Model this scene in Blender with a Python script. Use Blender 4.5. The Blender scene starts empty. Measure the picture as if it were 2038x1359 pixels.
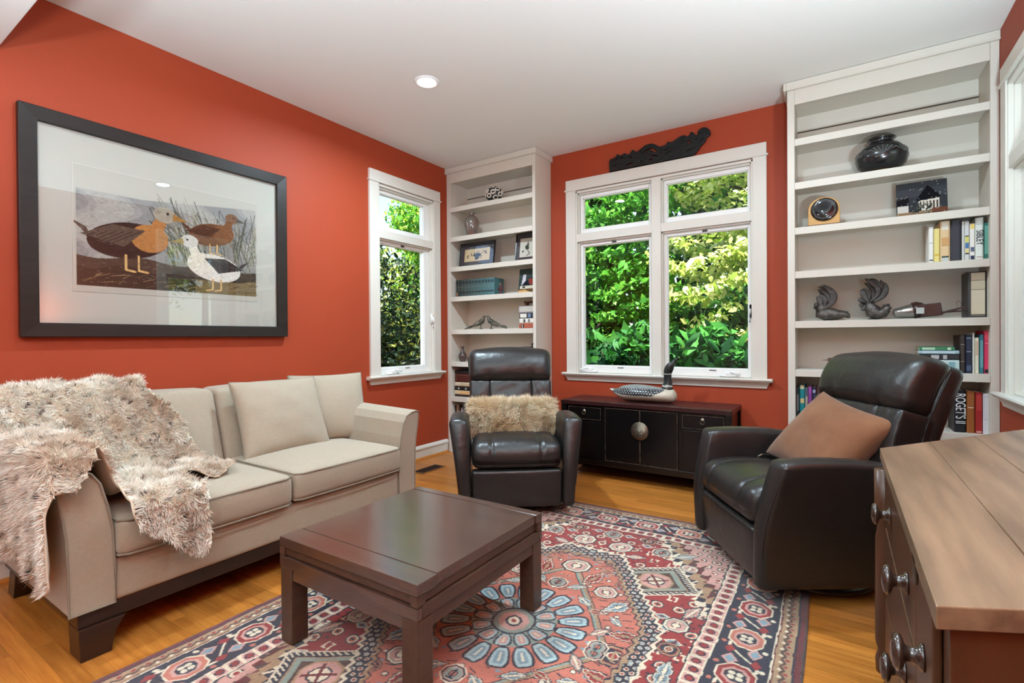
import bpy, bmesh, math, random
import numpy as np
from mathutils import Vector, Matrix

scene = bpy.context.scene
col = scene.collection
PI = math.pi

# ---------------------------------------------------------------- camera
CAM_H = 1.095
F_PX, YAW, PITCH, ROLL = 994.4321, -0.5814, -0.0060, 0.0070
cam_data = bpy.data.cameras.new('camera')
cam = bpy.data.objects.new('camera', cam_data)
col.objects.link(cam)
_f = Vector((math.sin(YAW) * math.cos(PITCH), math.cos(YAW) * math.cos(PITCH), math.sin(PITCH)))
_r = Vector((math.cos(YAW), -math.sin(YAW), 0))
_d = _f.cross(_r)
_r2 = math.cos(ROLL) * _r + math.sin(ROLL) * _d
_d2 = -math.sin(ROLL) * _r + math.cos(ROLL) * _d
cam.matrix_world = Matrix(((_r2.x, -_d2.x, -_f.x, 0), (_r2.y, -_d2.y, -_f.y, 0),
                           (_r2.z, -_d2.z, -_f.z, CAM_H), (0, 0, 0, 1)))
cam_data.sensor_width = 36
cam_data.lens = F_PX / 2038 * 36
cam_data.clip_start = 0.03
scene.camera = cam

# ---------------------------------------------------------------- world, sun, exposure
world = bpy.data.worlds.new('world')
scene.world = world
world.use_nodes = True
_wn = world.node_tree
_bg = _wn.nodes['Background']
_sky = _wn.nodes.new('ShaderNodeTexSky')
_sky.sky_type = 'NISHITA'
_sky.sun_disc = False
_sky.sun_elevation = math.radians(52)
_sky.sun_rotation = math.radians(200)
_sky.air_density = 1.0
_sky.dust_density = 0.6
_wn.links.new(_sky.outputs[0], _bg.inputs[0])
_bg.inputs[1].default_value = 0.32

sun_d = bpy.data.lights.new('sun', 'SUN')
sun_d.energy = 17.0
sun_d.angle = math.radians(0.8)
sun_d.color = (1.0, 0.95, 0.84)
sun = bpy.data.objects.new('sun', sun_d)
col.objects.link(sun)
_sd = Vector((0.05, 0.62, -1.30)).normalized()          # direction the sunlight travels
sun.rotation_euler = _sd.to_track_quat('-Z', 'Y').to_euler()

scene.view_settings.view_transform = 'Standard'
scene.view_settings.look = 'None'
scene.view_settings.gamma = 1.0
scene.view_settings.use_curve_mapping = False
scene.view_settings.exposure = 0.66
scene.cycles.use_denoising = True
scene.cycles.max_bounces = 8
scene.cycles.diffuse_bounces = 5
scene.cycles.transparent_max_bounces = 16
scene.cycles.sample_clamp_indirect = 6.0
scene.cycles.caustics_reflective = False
scene.cycles.caustics_refractive = False

# room measures (metres, camera stands at x = 0, y = 0)
XL, XR, YB, YF, ZC = -3.20, 0.726, 4.01, 3.725, 2.743
YREAR = -3.4
LAMPS = [(-2.21, 2.39), (-0.40, 2.39), (-2.21, 0.95), (-0.40, 0.95)]      # first lamp is visible, the other three are added to light the room
ADDED_REAR_LAMPS = [(-2.2, -0.9), (-0.4, -0.9), (-2.2, -2.5), (-0.4, -2.5)]     # unseen lamps added in the open room behind for more light
LAMP_W, REAR_W = [30.0, 17.0, 5.0, 5.0], 9.0
LAMP_COL = (0.68, 0.88, 1.0)
UP_W = (30.0, 165.0, 40.0)


# ---------------------------------------------------------------- helpers
def lin(c):
    return tuple(((v / 255) / 12.92 if v / 255 <= 0.04045 else ((v / 255 + 0.055) / 1.055) ** 2.4) for v in c[:3])


MATS = {}


def nd(nt, kind, **kw):
    n = nt.nodes.new(kind)
    for k, v in kw.items():
        if k in n.inputs:
            n.inputs[k].default_value = v
        else:
            setattr(n, k, v)
    return n


def mat(name, c, rough=0.5, metal=0.0, c2=None, nscale=8.0, ndetail=3.0, stretch=(1, 1, 1), bump=0.0, bscale=60.0,
        bstretch=(1, 1, 1), coat=0.0, sheen=0.0, spec=0.5, emit=None, estr=0.0, contrast=1.0, rnd=0.0, vcol=False,
        trans=0.0, rrange=0.0):
    """procedural Principled material: colour, noise between c and c2, bump relief, gloss"""
    if name in MATS:
        return MATS[name]
    m = bpy.data.materials.new(name)
    m.use_nodes = True
    nt = m.node_tree
    b = nt.nodes['Principled BSDF']
    b.inputs['Base Color'].default_value = (*lin(c), 1)
    b.inputs['Roughness'].default_value = rough
    b.inputs['Metallic'].default_value = metal
    b.inputs['Specular IOR Level'].default_value = spec
    b.inputs['Coat Weight'].default_value = coat
    b.inputs['Coat Roughness'].default_value = 0.15
    b.inputs['Sheen Weight'].default_value = sheen
    if sheen:
        b.inputs['Sheen Roughness'].default_value = 0.5
    if emit:
        b.inputs['Emission Color'].default_value = (*lin(emit), 1)
        b.inputs['Emission Strength'].default_value = estr
    out = None
    tc = nt.nodes.new('ShaderNodeTexCoord')
    if vcol:
        a = nt.nodes.new('ShaderNodeAttribute')
        a.attribute_name = 'Col'
        out = a.outputs['Color']
    if c2 is not None:
        mp = nt.nodes.new('ShaderNodeMapping')
        mp.inputs['Scale'].default_value = stretch
        nt.links.new(tc.outputs['Object'], mp.inputs['Vector'])
        if rnd:
            oi = nt.nodes.new('ShaderNodeObjectInfo')
            mu = nd(nt, 'ShaderNodeMath', operation='MULTIPLY')
            mu.inputs[1].default_value = 37.0
            nt.links.new(oi.outputs['Random'], mu.inputs[0])
            nt.links.new(mu.outputs[0], mp.inputs['Location'])
        nz = nd(nt, 'ShaderNodeTexNoise', Scale=nscale, Detail=ndetail, Roughness=0.6)
        nt.links.new(mp.outputs[0], nz.inputs['Vector'])
        cr = nt.nodes.new('ShaderNodeValToRGB')
        w = 0.25 / contrast
        cr.color_ramp.elements[0].position = 0.5 - w
        cr.color_ramp.elements[1].position = 0.5 + w
        cr.color_ramp.elements[0].color = (*lin(c), 1)
        cr.color_ramp.elements[1].color = (*lin(c2), 1)
        nt.links.new(nz.outputs['Fac'], cr.inputs[0])
        out = cr.outputs[0]
        if rrange:
            mr = nd(nt, 'ShaderNodeMapRange')
            mr.inputs['To Min'].default_value = rough - rrange
            mr.inputs['To Max'].default_value = rough + rrange
            nt.links.new(nz.outputs['Fac'], mr.inputs['Value'])
            nt.links.new(mr.outputs[0], b.inputs['Roughness'])
    if rnd and out is not None:
        oi2 = nt.nodes.new('ShaderNodeObjectInfo')
        mr = nd(nt, 'ShaderNodeMapRange')
        mr.inputs['To Min'].default_value = 1 - rnd
        mr.inputs['To Max'].default_value = 1 + rnd
        nt.links.new(oi2.outputs['Random'], mr.inputs['Value'])
        hs = nt.nodes.new('ShaderNodeHueSaturation')
        nt.links.new(out, hs.inputs['Color'])
        nt.links.new(mr.outputs[0], hs.inputs['Value'])
        out = hs.outputs[0]
    if out is not None:
        nt.links.new(out, b.inputs['Base Color'])
    if bump:
        mp2 = nt.nodes.new('ShaderNodeMapping')
        mp2.inputs['Scale'].default_value = bstretch
        nt.links.new(tc.outputs['Object'], mp2.inputs['Vector'])
        n2 = nd(nt, 'ShaderNodeTexNoise', Scale=bscale, Detail=4.0, Roughness=0.6)
        nt.links.new(mp2.outputs[0], n2.inputs['Vector'])
        bp = nd(nt, 'ShaderNodeBump', Strength=bump, Distance=0.01)
        nt.links.new(n2.outputs['Fac'], bp.inputs['Height'])
        nt.links.new(bp.outputs[0], b.inputs['Normal'])
    if trans:
        tr = nt.nodes.new('ShaderNodeBsdfTranslucent')
        if out is not None:
            nt.links.new(out, tr.inputs['Color'])
        else:
            tr.inputs['Color'].default_value = (*lin(c), 1)
        mx = nt.nodes.new('ShaderNodeMixShader')
        mx.inputs[0].default_value = trans
        nt.links.new(b.outputs[0], mx.inputs[1])
        nt.links.new(tr.outputs[0], mx.inputs[2])
        nt.links.new(mx.outputs[0], nt.nodes['Material Output'].inputs[0])
    MATS[name] = m
    return m


def glass_mat(name, tint=(255, 255, 255), refl=1.0):
    if name in MATS:
        return MATS[name]
    m = bpy.data.materials.new(name)
    m.use_nodes = True
    nt = m.node_tree
    nt.nodes.remove(nt.nodes['Principled BSDF'])
    tr = nt.nodes.new('ShaderNodeBsdfTransparent')
    tr.inputs[0].default_value = (*lin(tint), 1)
    gl = nt.nodes.new('ShaderNodeBsdfGlossy')
    gl.inputs['Roughness'].default_value = 0.0
    lw = nd(nt, 'ShaderNodeLayerWeight', Blend=0.5)          # Schlick reflectance, the same from both sides
    pw = nd(nt, 'ShaderNodeMath', operation='POWER')
    pw.inputs[1].default_value = 5.0
    ma = nd(nt, 'ShaderNodeMath', operation='MULTIPLY_ADD')
    ma.inputs[1].default_value = 0.96
    ma.inputs[2].default_value = 0.04
    mu = nd(nt, 'ShaderNodeMath', operation='MULTIPLY')
    mu.inputs[1].default_value = refl
    nt.links.new(lw.outputs['Facing'], pw.inputs[0])
    nt.links.new(pw.outputs[0], ma.inputs[0])
    nt.links.new(ma.outputs[0], mu.inputs[0])
    mx = nt.nodes.new('ShaderNodeMixShader')
    nt.links.new(mu.outputs[0], mx.inputs[0])
    nt.links.new(tr.outputs[0], mx.inputs[1])
    nt.links.new(gl.outputs[0], mx.inputs[2])
    nt.links.new(mx.outputs[0], nt.nodes['Material Output'].inputs[0])
    MATS[name] = m
    return m


def tag(o, label=None, cat=None, group=None, kind=None):
    if label:
        o['label'] = label
    if cat:
        o['category'] = cat
    if group:
        o['group'] = group
    if kind:
        o['kind'] = kind
    return o


def thing(name, label, cat, loc=(0, 0, 0), rotz=0.0, group=None, kind=None, rot=None):
    o = bpy.data.objects.new(name, None)
    col.objects.link(o)
    o.empty_display_size = 0.1
    o.location = loc
    o.rotation_euler = rot if rot else (0, 0, rotz)
    return tag(o, label, cat, group, kind)


def pmat(o):
    return Matrix.LocRotScale(o.location, o.rotation_euler, None)


class MB:
    """collects geometry; build() links it as ONE mesh object"""

    def __init__(self):
        self.v = []
        self.f = []
        self.n = 0
        self.c = []

    def add(self, v, f, c=None):
        v = np.asarray(v, float).reshape(-1, 3)
        self.v.append(v)
        self.f += [tuple(i + self.n for i in q) for q in f]
        self.n += len(v)
        if c is not None:
            c = np.asarray(c, float)
            self.c.append(np.tile(c, (len(v), 1)) if c.ndim == 1 else c)
        return self

    def box(self, x0, x1, y0, y1, z0, z1):
        v = [(x, y, z) for x in (x0, x1) for y in (y0, y1) for z in (z0, z1)]
        return self.add(v, [(0, 1, 3, 2), (4, 6, 7, 5), (0, 4, 5, 1), (2, 3, 7, 6), (0, 2, 6, 4), (1, 5, 7, 3)])

    def prism(self, poly, axis, a, b):
        n = len(poly)
        if axis == 'z':
            m = lambda p, t: (p[0], p[1], t)
        elif axis == 'y':
            m = lambda p, t: (p[0], t, p[1])
        else:
            m = lambda p, t: (t, p[0], p[1])
        v = [m(p, a) for p in poly] + [m(p, b) for p in poly]
        f = [(i, (i + 1) % n, n + (i + 1) % n, n + i) for i in range(n)] + [tuple(range(n))[::-1], tuple(range(n, 2 * n))]
        return self.add(v, f)

    def tube(self, path, r, n=8, closed=False, flat=1.0, c=None):
        P = [Vector(p) for p in path]
        k = len(P)
        rr = list(r) if hasattr(r, '__len__') else [r] * k
        v, f = [], []
        up = Vector((0, 0, 1))
        for i in range(k):
            a = P[(i - 1) % k] if (closed or i > 0) else P[i]
            b = P[(i + 1) % k] if (closed or i < k - 1) else P[i]
            t = (b - a).normalized()
            s = t.cross(up)
            if s.length < 1e-3:
                s = t.cross(Vector((0, 1, 0)))
            s.normalize()
            w = s.cross(t)
            for j in range(n):
                an = 2 * PI * j / n
                v.append(P[i] + s * math.cos(an) * rr[i] + w * math.sin(an) * rr[i] * flat)
        for i in range(k if closed else k - 1):
            for j in range(n):
                a, b = i * n + j, i * n + (j + 1) % n
                c_, d = ((i + 1) % k) * n + (j + 1) % n, ((i + 1) % k) * n + j
                f.append((a, b, c_, d))
        if not closed:
            f += [tuple(range(n))[::-1], tuple(range((k - 1) * n, k * n))]
        return self.add(v, f, c)

    def lathe(self, prof, n=24, at=(0, 0, 0), rot=None, squash=1.0):
        v, f = [], []
        k = len(prof)
        for r, z in prof:
            for j in range(n):
                a = 2 * PI * j / n
                v.append(Vector((r * math.cos(a), r * squash * math.sin(a), z)))
        if rot is not None:
            v = [rot @ p for p in v]
        v = [p + Vector(at) for p in v]
        for i in range(k - 1):
            for j in range(n):
                f.append((i * n + j, i * n + (j + 1) % n, (i + 1) * n + (j + 1) % n, (i + 1) * n + j))
        f += [tuple(range(n))[::-1], tuple(range((k - 1) * n, k * n))]
        return self.add(v, f)

    def rbox(self, cx, cy, cz, sx, sy, sz, r=0.03, m=4, bulge=(0, 0, 0), fn=None, k=3):
        """rounded, bulging soft box; fn deforms the (n,3) vertex array (centred coordinates) before it is placed"""
        h = np.array([sx, sy, sz]) / 2
        r = min(r, h.min() * 0.98)
        mm = m if hasattr(m, '__len__') else (m, m, m)
        ax = []
        for i in range(3):
            e = [-h[i] + r * (1 - math.cos(PI / 2 * t / k)) for t in range(k)]
            inner = list(np.linspace(-h[i] + r, h[i] - r, mm[i] + 1))
            ax.append(np.array(e + inner + [-q for q in e[::-1]]))
        idx, v, f = {}, [], []

        def vid(i, j, l):
            key = (i, j, l)
            if key not in idx:
                idx[key] = len(v)
                v.append((ax[0][i], ax[1][j], ax[2][l]))
            return idx[key]
        N = [len(a) - 1 for a in ax]
        for d in range(3):
            o1, o2 = [(1, 2), (2, 0), (0, 1)][d]
            for s in (0, N[d]):
                for i in range(N[o1]):
                    for j in range(N[o2]):
                        q = []
                        for (a, b) in ((i, j), (i + 1, j), (i + 1, j + 1), (i, j + 1)):
                            t = [0, 0, 0]
                            t[d], t[o1], t[o2] = s, a, b
                            q.append(vid(*t))
                        f.append(tuple(q) if s else tuple(q[::-1]))
        v = np.array(v)
        inn = np.clip(v, -(h - r), h - r)
        off = v - inn
        ln = np.linalg.norm(off, axis=1, keepdims=True)
        v = inn + off / np.maximum(ln, 1e-9) * r
        u = v / h
        for d in range(3):
            if bulge[d]:
                o1, o2 = [(1, 2), (2, 0), (0, 1)][d]
                v[:, d] += np.sign(u[:, d]) * np.abs(u[:, d]) ** 2 * bulge[d] * (1 - u[:, o1] ** 2).clip(0) * (1 - u[:, o2] ** 2).clip(0)
        if fn is not None:
            v = fn(v)
        return self.add(v + np.array([cx, cy, cz]), f)

    def grid(self, P, closed_u=False, closed_v=False, c=None):
        """P: (nu, nv, 3) array of points"""
        P = np.asarray(P, float)
        nu, nv = P.shape[:2]
        f = []
        for i in range(nu if closed_u else nu - 1):
            for j in range(nv if closed_v else nv - 1):
                f.append((i * nv + j, ((i + 1) % nu) * nv + j, ((i + 1) % nu) * nv + (j + 1) % nv, i * nv + (j + 1) % nv))
        return self.add(P.reshape(-1, 3), f, c)

    def loft(self, path, ra, rb, n=14, up=(0, 0, 1), c=None):
        """tube of elliptic sections: ra sideways, rb along 'up'"""
        P = [Vector(p) for p in path]
        k = len(P)
        U = Vector(up)
        v, f = [], []
        for i in range(k):
            t = (P[min(i + 1, k - 1)] - P[max(i - 1, 0)]).normalized()
            s = t.cross(U)
            if s.length < 1e-4:
                s = Vector((0, 1, 0))
            s.normalize()
            w = s.cross(t)
            for j in range(n):
                an = 2 * PI * j / n
                v.append(P[i] + s * math.cos(an) * ra[i] + w * math.sin(an) * rb[i])
        for i in range(k - 1):
            for j in range(n):
                f.append((i * n + j, i * n + (j + 1) % n, (i + 1) * n + (j + 1) % n, (i + 1) * n + j))
        f += [tuple(range(n))[::-1], tuple(range((k - 1) * n, k * n))]
        return self.add(v, f, c)

    def xf(self, M):
        """transform everything collected so far"""
        V = np.concatenate(self.v)
        A = np.array(M)
        self.v = [V @ A[:3, :3].T + A[:3, 3]]
        return self

    def build(self, name, material, parent=None, smooth=False, bevel=0.0, seg=2, sub=0, world=False, label=None, kind=None, weld=False):
        V = np.concatenate(self.v) if len(self.v) else np.zeros((0, 3))
        if parent is not None and world:
            A = np.array(pmat(parent).inverted())
            V = V @ A[:3, :3].T + A[:3, 3]
        me = bpy.data.meshes.new(name)
        me.from_pydata(V.tolist(), [], self.f)
        if self.c:
            cc = np.concatenate(self.c)
            at = me.color_attributes.new('Col', 'FLOAT_COLOR', 'POINT')
            full = np.ones((len(cc), 4))
            full[:, :3] = cc[:, :3]
            at.data.foreach_set('color', full.ravel())
        me.validate()
        bm = bmesh.new()
        bm.from_mesh(me)
        if weld:
            bmesh.ops.remove_doubles(bm, verts=bm.verts, dist=1e-5)
        bmesh.ops.recalc_face_normals(bm, faces=bm.faces)
        bm.to_mesh(me)
        bm.free()
        me.materials.append(material)
        if smooth:
            me.shade_smooth()
        o = bpy.data.objects.new(name, me)
        col.objects.link(o)
        if parent is not None:
            o.parent = parent
        if bevel:
            b = o.modifiers.new('bevel', 'BEVEL')
            b.width = bevel
            b.segments = seg
            b.limit_method = 'ANGLE'
            b.angle_limit = math.radians(40)
        if sub:
            s = o.modifiers.new('subdivide', 'SUBSURF')
            s.levels = sub
            s.render_levels = sub
        if label:
            o['label'] = label
        if kind:
            o['kind'] = kind
        return o


def copy_tree(o, parent=None):
    c = o.copy()
    col.objects.link(c)
    c.parent = parent
    for ch in list(o.children):
        copy_tree(ch, c)
    return c


def fast_mesh(name, V, Q, C, material, parent=None, smooth=True):
    """big quad mesh with a colour per vertex (numpy, no python loops)"""
    me = bpy.data.meshes.new(name)
    V = np.asarray(V, np.float32)
    Q = np.asarray(Q, np.int32)
    k = Q.shape[1]
    me.vertices.add(len(V))
    me.vertices.foreach_set('co', V.ravel())
    me.loops.add(Q.size)
    me.loops.foreach_set('vertex_index', Q.ravel())
    me.polygons.add(len(Q))
    me.polygons.foreach_set('loop_start', np.arange(0, Q.size, k, dtype=np.int32))
    me.polygons.foreach_set('loop_total', np.full(len(Q), k, dtype=np.int32))
    if C is not None:
        at = me.color_attributes.new('Col', 'FLOAT_COLOR', 'POINT')
        full = np.ones((len(V), 4), np.float32)
        full[:, :3] = C
        at.data.foreach_set('color', full.ravel())
    me.update(calc_edges=True)
    me.materials.append(material)
    if smooth:
        me.shade_smooth()
    o = bpy.data.objects.new(name, me)
    col.objects.link(o)
    if parent is not None:
        o.parent = parent
    return o


def canvas_mesh(name, img, x0, x1, z0, z1, material, parent, y=0.0):
    """flat print: an (H, W, 3) linear colour array as a fine mesh in the local x-z plane, facing -y"""
    H, W = img.shape[:2]
    X, Z = np.meshgrid(np.linspace(x0, x1, W), np.linspace(z1, z0, H))
    V = np.stack([X, np.full_like(X, y), Z], -1).reshape(-1, 3)
    i = np.arange(H * W).reshape(H, W)
    Q = np.stack([i[1:, :-1], i[1:, 1:], i[:-1, 1:], i[:-1, :-1]], -1).reshape(-1, 4)
    return fast_mesh(name, V, Q, img.reshape(-1, 3), material, parent, smooth=False)


class Paint:
    """small numpy painter for flat prints; coordinates 0..W, 0..H with y down"""

    def __init__(self, W, H, c, res=1.0):
        self.s = res
        self.w, self.h = int(W * res), int(H * res)
        self.a = np.tile(np.array(lin(c)), (self.h, self.w, 1))
        self.Y, self.X = np.mgrid[0:self.h, 0:self.w] / res

    def put(self, m, c, al=1.0):
        self.a[m] = self.a[m] * (1 - al) + np.array(lin(c)) * al

    def rect(self, x0, y0, x1, y1, c, al=1.0):
        self.put((self.X >= x0) & (self.X < x1) & (self.Y >= y0) & (self.Y < y1), c, al)

    def ell(self, x, y, rx, ry, c, ang=0.0, al=1.0):
        dx, dy = self.X - x, self.Y - y
        ca, sa = math.cos(ang), math.sin(ang)
        self.put(((dx * ca + dy * sa) / rx) ** 2 + ((-dx * sa + dy * ca) / ry) ** 2 < 1, c, al)

    def poly(self, pts, c, al=1.0):
        m = np.zeros((self.h, self.w), bool)
        n = len(pts)
        for i in range(n):
            x0, y0 = pts[i]
            x1, y1 = pts[(i + 1) % n]
            if y0 == y1:
                continue
            cond = (self.Y >= min(y0, y1)) & (self.Y < max(y0, y1))
            m ^= cond & (self.X < x0 + (self.Y - y0) * (x1 - x0) / (y1 - y0))
        self.put(m, c, al)

    def line(self, pts, w, c, al=1.0):
        for (x0, y0), (x1, y1) in zip(pts[:-1], pts[1:]):
            dx, dy = x1 - x0, y1 - y0
            L = dx * dx + dy * dy + 1e-9
            t = (((self.X - x0) * dx + (self.Y - y0) * dy) / L).clip(0, 1)
            self.put((self.X - x0 - t * dx) ** 2 + (self.Y - y0 - t * dy) ** 2 < (w / 2) ** 2, c, al)


def text_mesh(body, size, material, parent, loc, rot, name='lettering', extrude=0.0004, sx=1.0):
    cu = bpy.data.curves.new(name, 'FONT')
    cu.body = body
    cu.size = size
    cu.extrude = extrude
    cu.align_x = 'CENTER'
    cu.align_y = 'CENTER'
    t = bpy.data.objects.new(name, cu)
    col.objects.link(t)
    me = bpy.data.meshes.new_from_object(t.evaluated_get(bpy.context.evaluated_depsgraph_get()))
    bpy.data.objects.remove(t)
    me.materials.clear()
    me.materials.append(material)
    o = bpy.data.objects.new(name, me)
    col.objects.link(o)
    o.parent = parent
    o.location = loc
    o.rotation_euler = rot
    o.scale = (sx, 1, 1)
    return o


def shape_mesh(name, loops, thick, bev, material, parent, loc, rot):
    """flat carved board from 2-D outlines (inner loops are holes)"""
    cu = bpy.data.curves.new(name, 'CURVE')
    cu.dimensions = '2D'
    cu.fill_mode = 'BOTH'
    cu.extrude = thick / 2
    cu.bevel_depth = bev
    cu.bevel_resolution = 1
    for lp in loops:
        s = cu.splines.new('POLY')
        s.points.add(len(lp) - 1)
        for p, q in zip(s.points, lp):
            p.co = (q[0], q[1], 0, 1)
        s.use_cyclic_u = True
    t = bpy.data.objects.new(name, cu)
    col.objects.link(t)
    me = bpy.data.meshes.new_from_object(t.evaluated_get(bpy.context.evaluated_depsgraph_get()))
    bpy.data.objects.remove(t)
    me.materials.clear()
    me.materials.append(material)
    o = bpy.data.objects.new(name, me)
    col.objects.link(o)
    o.parent = parent
    o.location = loc
    o.rotation_euler = rot
    return o


def mesh_arrays(o):
    me = o.data
    V = np.zeros(len(me.vertices) * 3)
    me.vertices.foreach_get('co', V)
    me.calc_loop_triangles()
    T = np.zeros(len(me.loop_triangles) * 3, np.int32)
    me.loop_triangles.foreach_get('vertices', T)
    return V.reshape(-1, 3), T.reshape(-1, 3)


def wob(P, sc, seed):
    """smooth pseudo-noise vector field, -1..1"""
    r = np.random.RandomState(seed)
    out = np.zeros((len(P), 3))
    for k in range(5):
        K = r.normal(size=(3, 3)) * sc * (1 + 0.6 * k)
        ph = r.uniform(0, 6.28, 3)
        out += np.sin(P @ K + ph) / (1 + 0.5 * k)
    return out / 2.3


def fur(parent, src, count, length, width, colour_fn, material, seed=1, lay=(0, 0, -0.5), spread=0.7, name='fur_pile', closed=False):
    """thousands of tapered hairs standing on the mesh 'src' (same local space), joined as one pile"""
    V, T = mesh_arrays(src)
    r = np.random.RandomState(seed)
    A, B, C_ = V[T[:, 0]], V[T[:, 1]], V[T[:, 2]]
    N = np.cross(B - A, C_ - A)
    ar = np.linalg.norm(N, axis=1)
    keep = ar > 1e-12
    pr = ar / ar.sum()
    k = r.choice(len(T), count, p=pr)
    u, w = r.rand(count, 1), r.rand(count, 1)
    sw = (u + w) > 1
    u, w = np.where(sw, 1 - u, u), np.where(sw, 1 - w, w)
    P = A[k] + u * (B[k] - A[k]) + w * (C_[k] - A[k])
    n = N[k] / np.maximum(ar[k][:, None], 1e-12)
    if closed:                                             # hairs point away from the middle of a closed body
        n = n * np.where(((P - V.mean(0)) * n).sum(1, keepdims=True) < 0, -1.0, 1.0)
    fl = wob(P, 22.0, seed + 5) * 0.8 + r.normal(size=(count, 3)) * 0.35
    d = n + fl * spread + np.array(lay)
    d -= n * np.minimum((d * n).sum(1, keepdims=True) - 0.25, 0)
    d /= np.linalg.norm(d, axis=1, keepdims=True)
    L = length * r.uniform(0.6, 1.15, (count, 1))
    side = np.cross(d, r.normal(size=(count, 3)))
    side /= np.maximum(np.linalg.norm(side, axis=1, keepdims=True), 1e-9)
    bend = (wob(P, 60.0, seed + 9) + np.array(lay) * 0.8) * L * 0.35
    p1 = P + d * L * 0.55 + bend * 0.35
    p2 = P + d * L + bend
    s0, s1 = side * width / 2, side * width * 0.42
    VV = np.stack([P - s0, P + s0, p1 + s1, p1 - s1, p2], 1).reshape(-1, 3)
    b = np.arange(count)[:, None] * 5
    tri = np.concatenate([b + np.array([[0, 1, 2]]), b + np.array([[0, 2, 3]]), b + np.array([[3, 2, 4]])])
    c = colour_fn(P, r)
    CC = np.repeat(c, 5, axis=0)
    o = fast_mesh(name, VV, tri, CC, material, parent)
    o['kind'] = 'stuff'
    return o
# ================================================================ materials of the room
M_WALL = mat('terracotta_paint', (159, 61, 31), rough=0.6, c2=(163, 64, 33), nscale=1.5, bump=0.06, bscale=180, spec=0.35)
M_TRIM = mat('warm_white_trim_paint', (214, 209, 198), rough=0.42, c2=(218, 213, 203), nscale=2.0, spec=0.4)
M_SHELF = mat('greige_bookcase_paint', (206, 199, 186), rough=0.5, c2=(210, 203, 191), nscale=2.5, spec=0.35)
M_CEIL = mat('ceiling_paint', (226, 224, 218), rough=0.85, bump=0.04, bscale=150, spec=0.2)
M_REAR = mat('rear_room_paint', (222, 214, 200), rough=0.8, spec=0.2)
M_OAK = mat('oak_plank', (158, 90, 32), rough=0.28, c2=(198, 130, 58), nscale=5.0, ndetail=6, stretch=(0.9, 12, 12), rnd=0.20,
            bump=0.015, bscale=30, bstretch=(0.6, 14, 14), spec=0.45)
M_OAKSUB = mat('oak_joint', (120, 70, 32), rough=0.7)
M_VINYL = mat('white_window_vinyl', (232, 231, 227), rough=0.35)
M_BLACK = mat('black_plastic', (22, 22, 22), rough=0.4)
M_METALW = mat('white_enamel_metal', (240, 240, 238), rough=0.25)
M_GLASS = glass_mat('window_glass', (250, 253, 251), 0.4)

# ================================================================ floor: slab and oak planks
fl = MB().box(XL - 0.16, XR + 0.16, 0.2, YB + 0.16, -0.14, -0.014).box(XL - 0.16, XR + 0.16, YREAR - 0.16, 0.2, -0.14, 0.0)
floor = fl.build('floor', M_OAKSUB)
floor['kind'] = 'structure'
rng = random.Random(4)
PW = 0.0572
y = 0.2
while y < YB - 0.28:
    x = XL - 0.01
    first = True
    while x < XR:
        L = rng.uniform(0.25, 0.9) if first else rng.uniform(0.7, 1.75)
        first = False
        x1 = x + L
        if x1 > XR - 0.25:
            x1 = XR + 0.01
        y1 = min(y + PW, YB)
        cx, cy = (x + x1) / 2, (y + y1) / 2
        o = MB().box(x - cx + 0.0003, x1 - cx - 0.0003, y - cy + 0.00025, y1 - cy - 0.00025, -0.0139, 0.0)
        p = o.build('plank', M_OAK, floor)
        p.location = (cx, cy, 0)
        x = x1
    y += PW

# ================================================================ walls with window openings, ceiling, soffit
def wall_x(name, xa, xb, y0, y1, hole, m):
    w = MB()
    if hole:
        h0, h1, z0, z1 = hole
        w.box(xa, xb, y0, h0, 0, ZC).box(xa, xb, h1, y1, 0, ZC).box(xa, xb, h0, h1, 0, z0).box(xa, xb, h0, h1, z1, ZC)
    else:
        w.box(xa, xb, y0, y1, 0, ZC)
    return tag(w.build(name, m), kind='structure')


WIN_L = (2.850, 3.530, 0.790, 2.385)
wall_x('wall_left', XL - 0.16, XL, YREAR, YB + 0.16, WIN_L, M_WALL)
wall_x('wall_right', XR, XR + 0.16, YREAR, YB + 0.16, WIN_L, M_WALL)
WIN_B = (-1.950, -0.522, 0.790, 2.385)
w = MB()
w.box(XL, WIN_B[0], YB, YB + 0.16, 0, ZC).box(WIN_B[1], XR, YB, YB + 0.16, 0, ZC)
w.box(WIN_B[0], WIN_B[1], YB, YB + 0.16, 0, WIN_B[2]).box(WIN_B[0], WIN_B[1], YB, YB + 0.16, WIN_B[3], ZC)
tag(w.build('wall_back', M_WALL), kind='structure')
tag(MB().box(XL - 0.16, XR + 0.16, YREAR - 0.16, YREAR, 0, ZC).build('wall_rear', M_REAR), kind='structure')
tag(MB().box(XL - 0.16, XR + 0.16, YREAR - 0.16, YB + 0.16, ZC, ZC + 0.12).build('ceiling', M_CEIL), kind='structure')
# white dropped header between this room and the open room behind the camera
tag(MB().box(XL, XR, 0.40, 0.622, 2.42, ZC).build('trim_1', M_CEIL, bevel=0.004), kind='structure')

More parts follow.
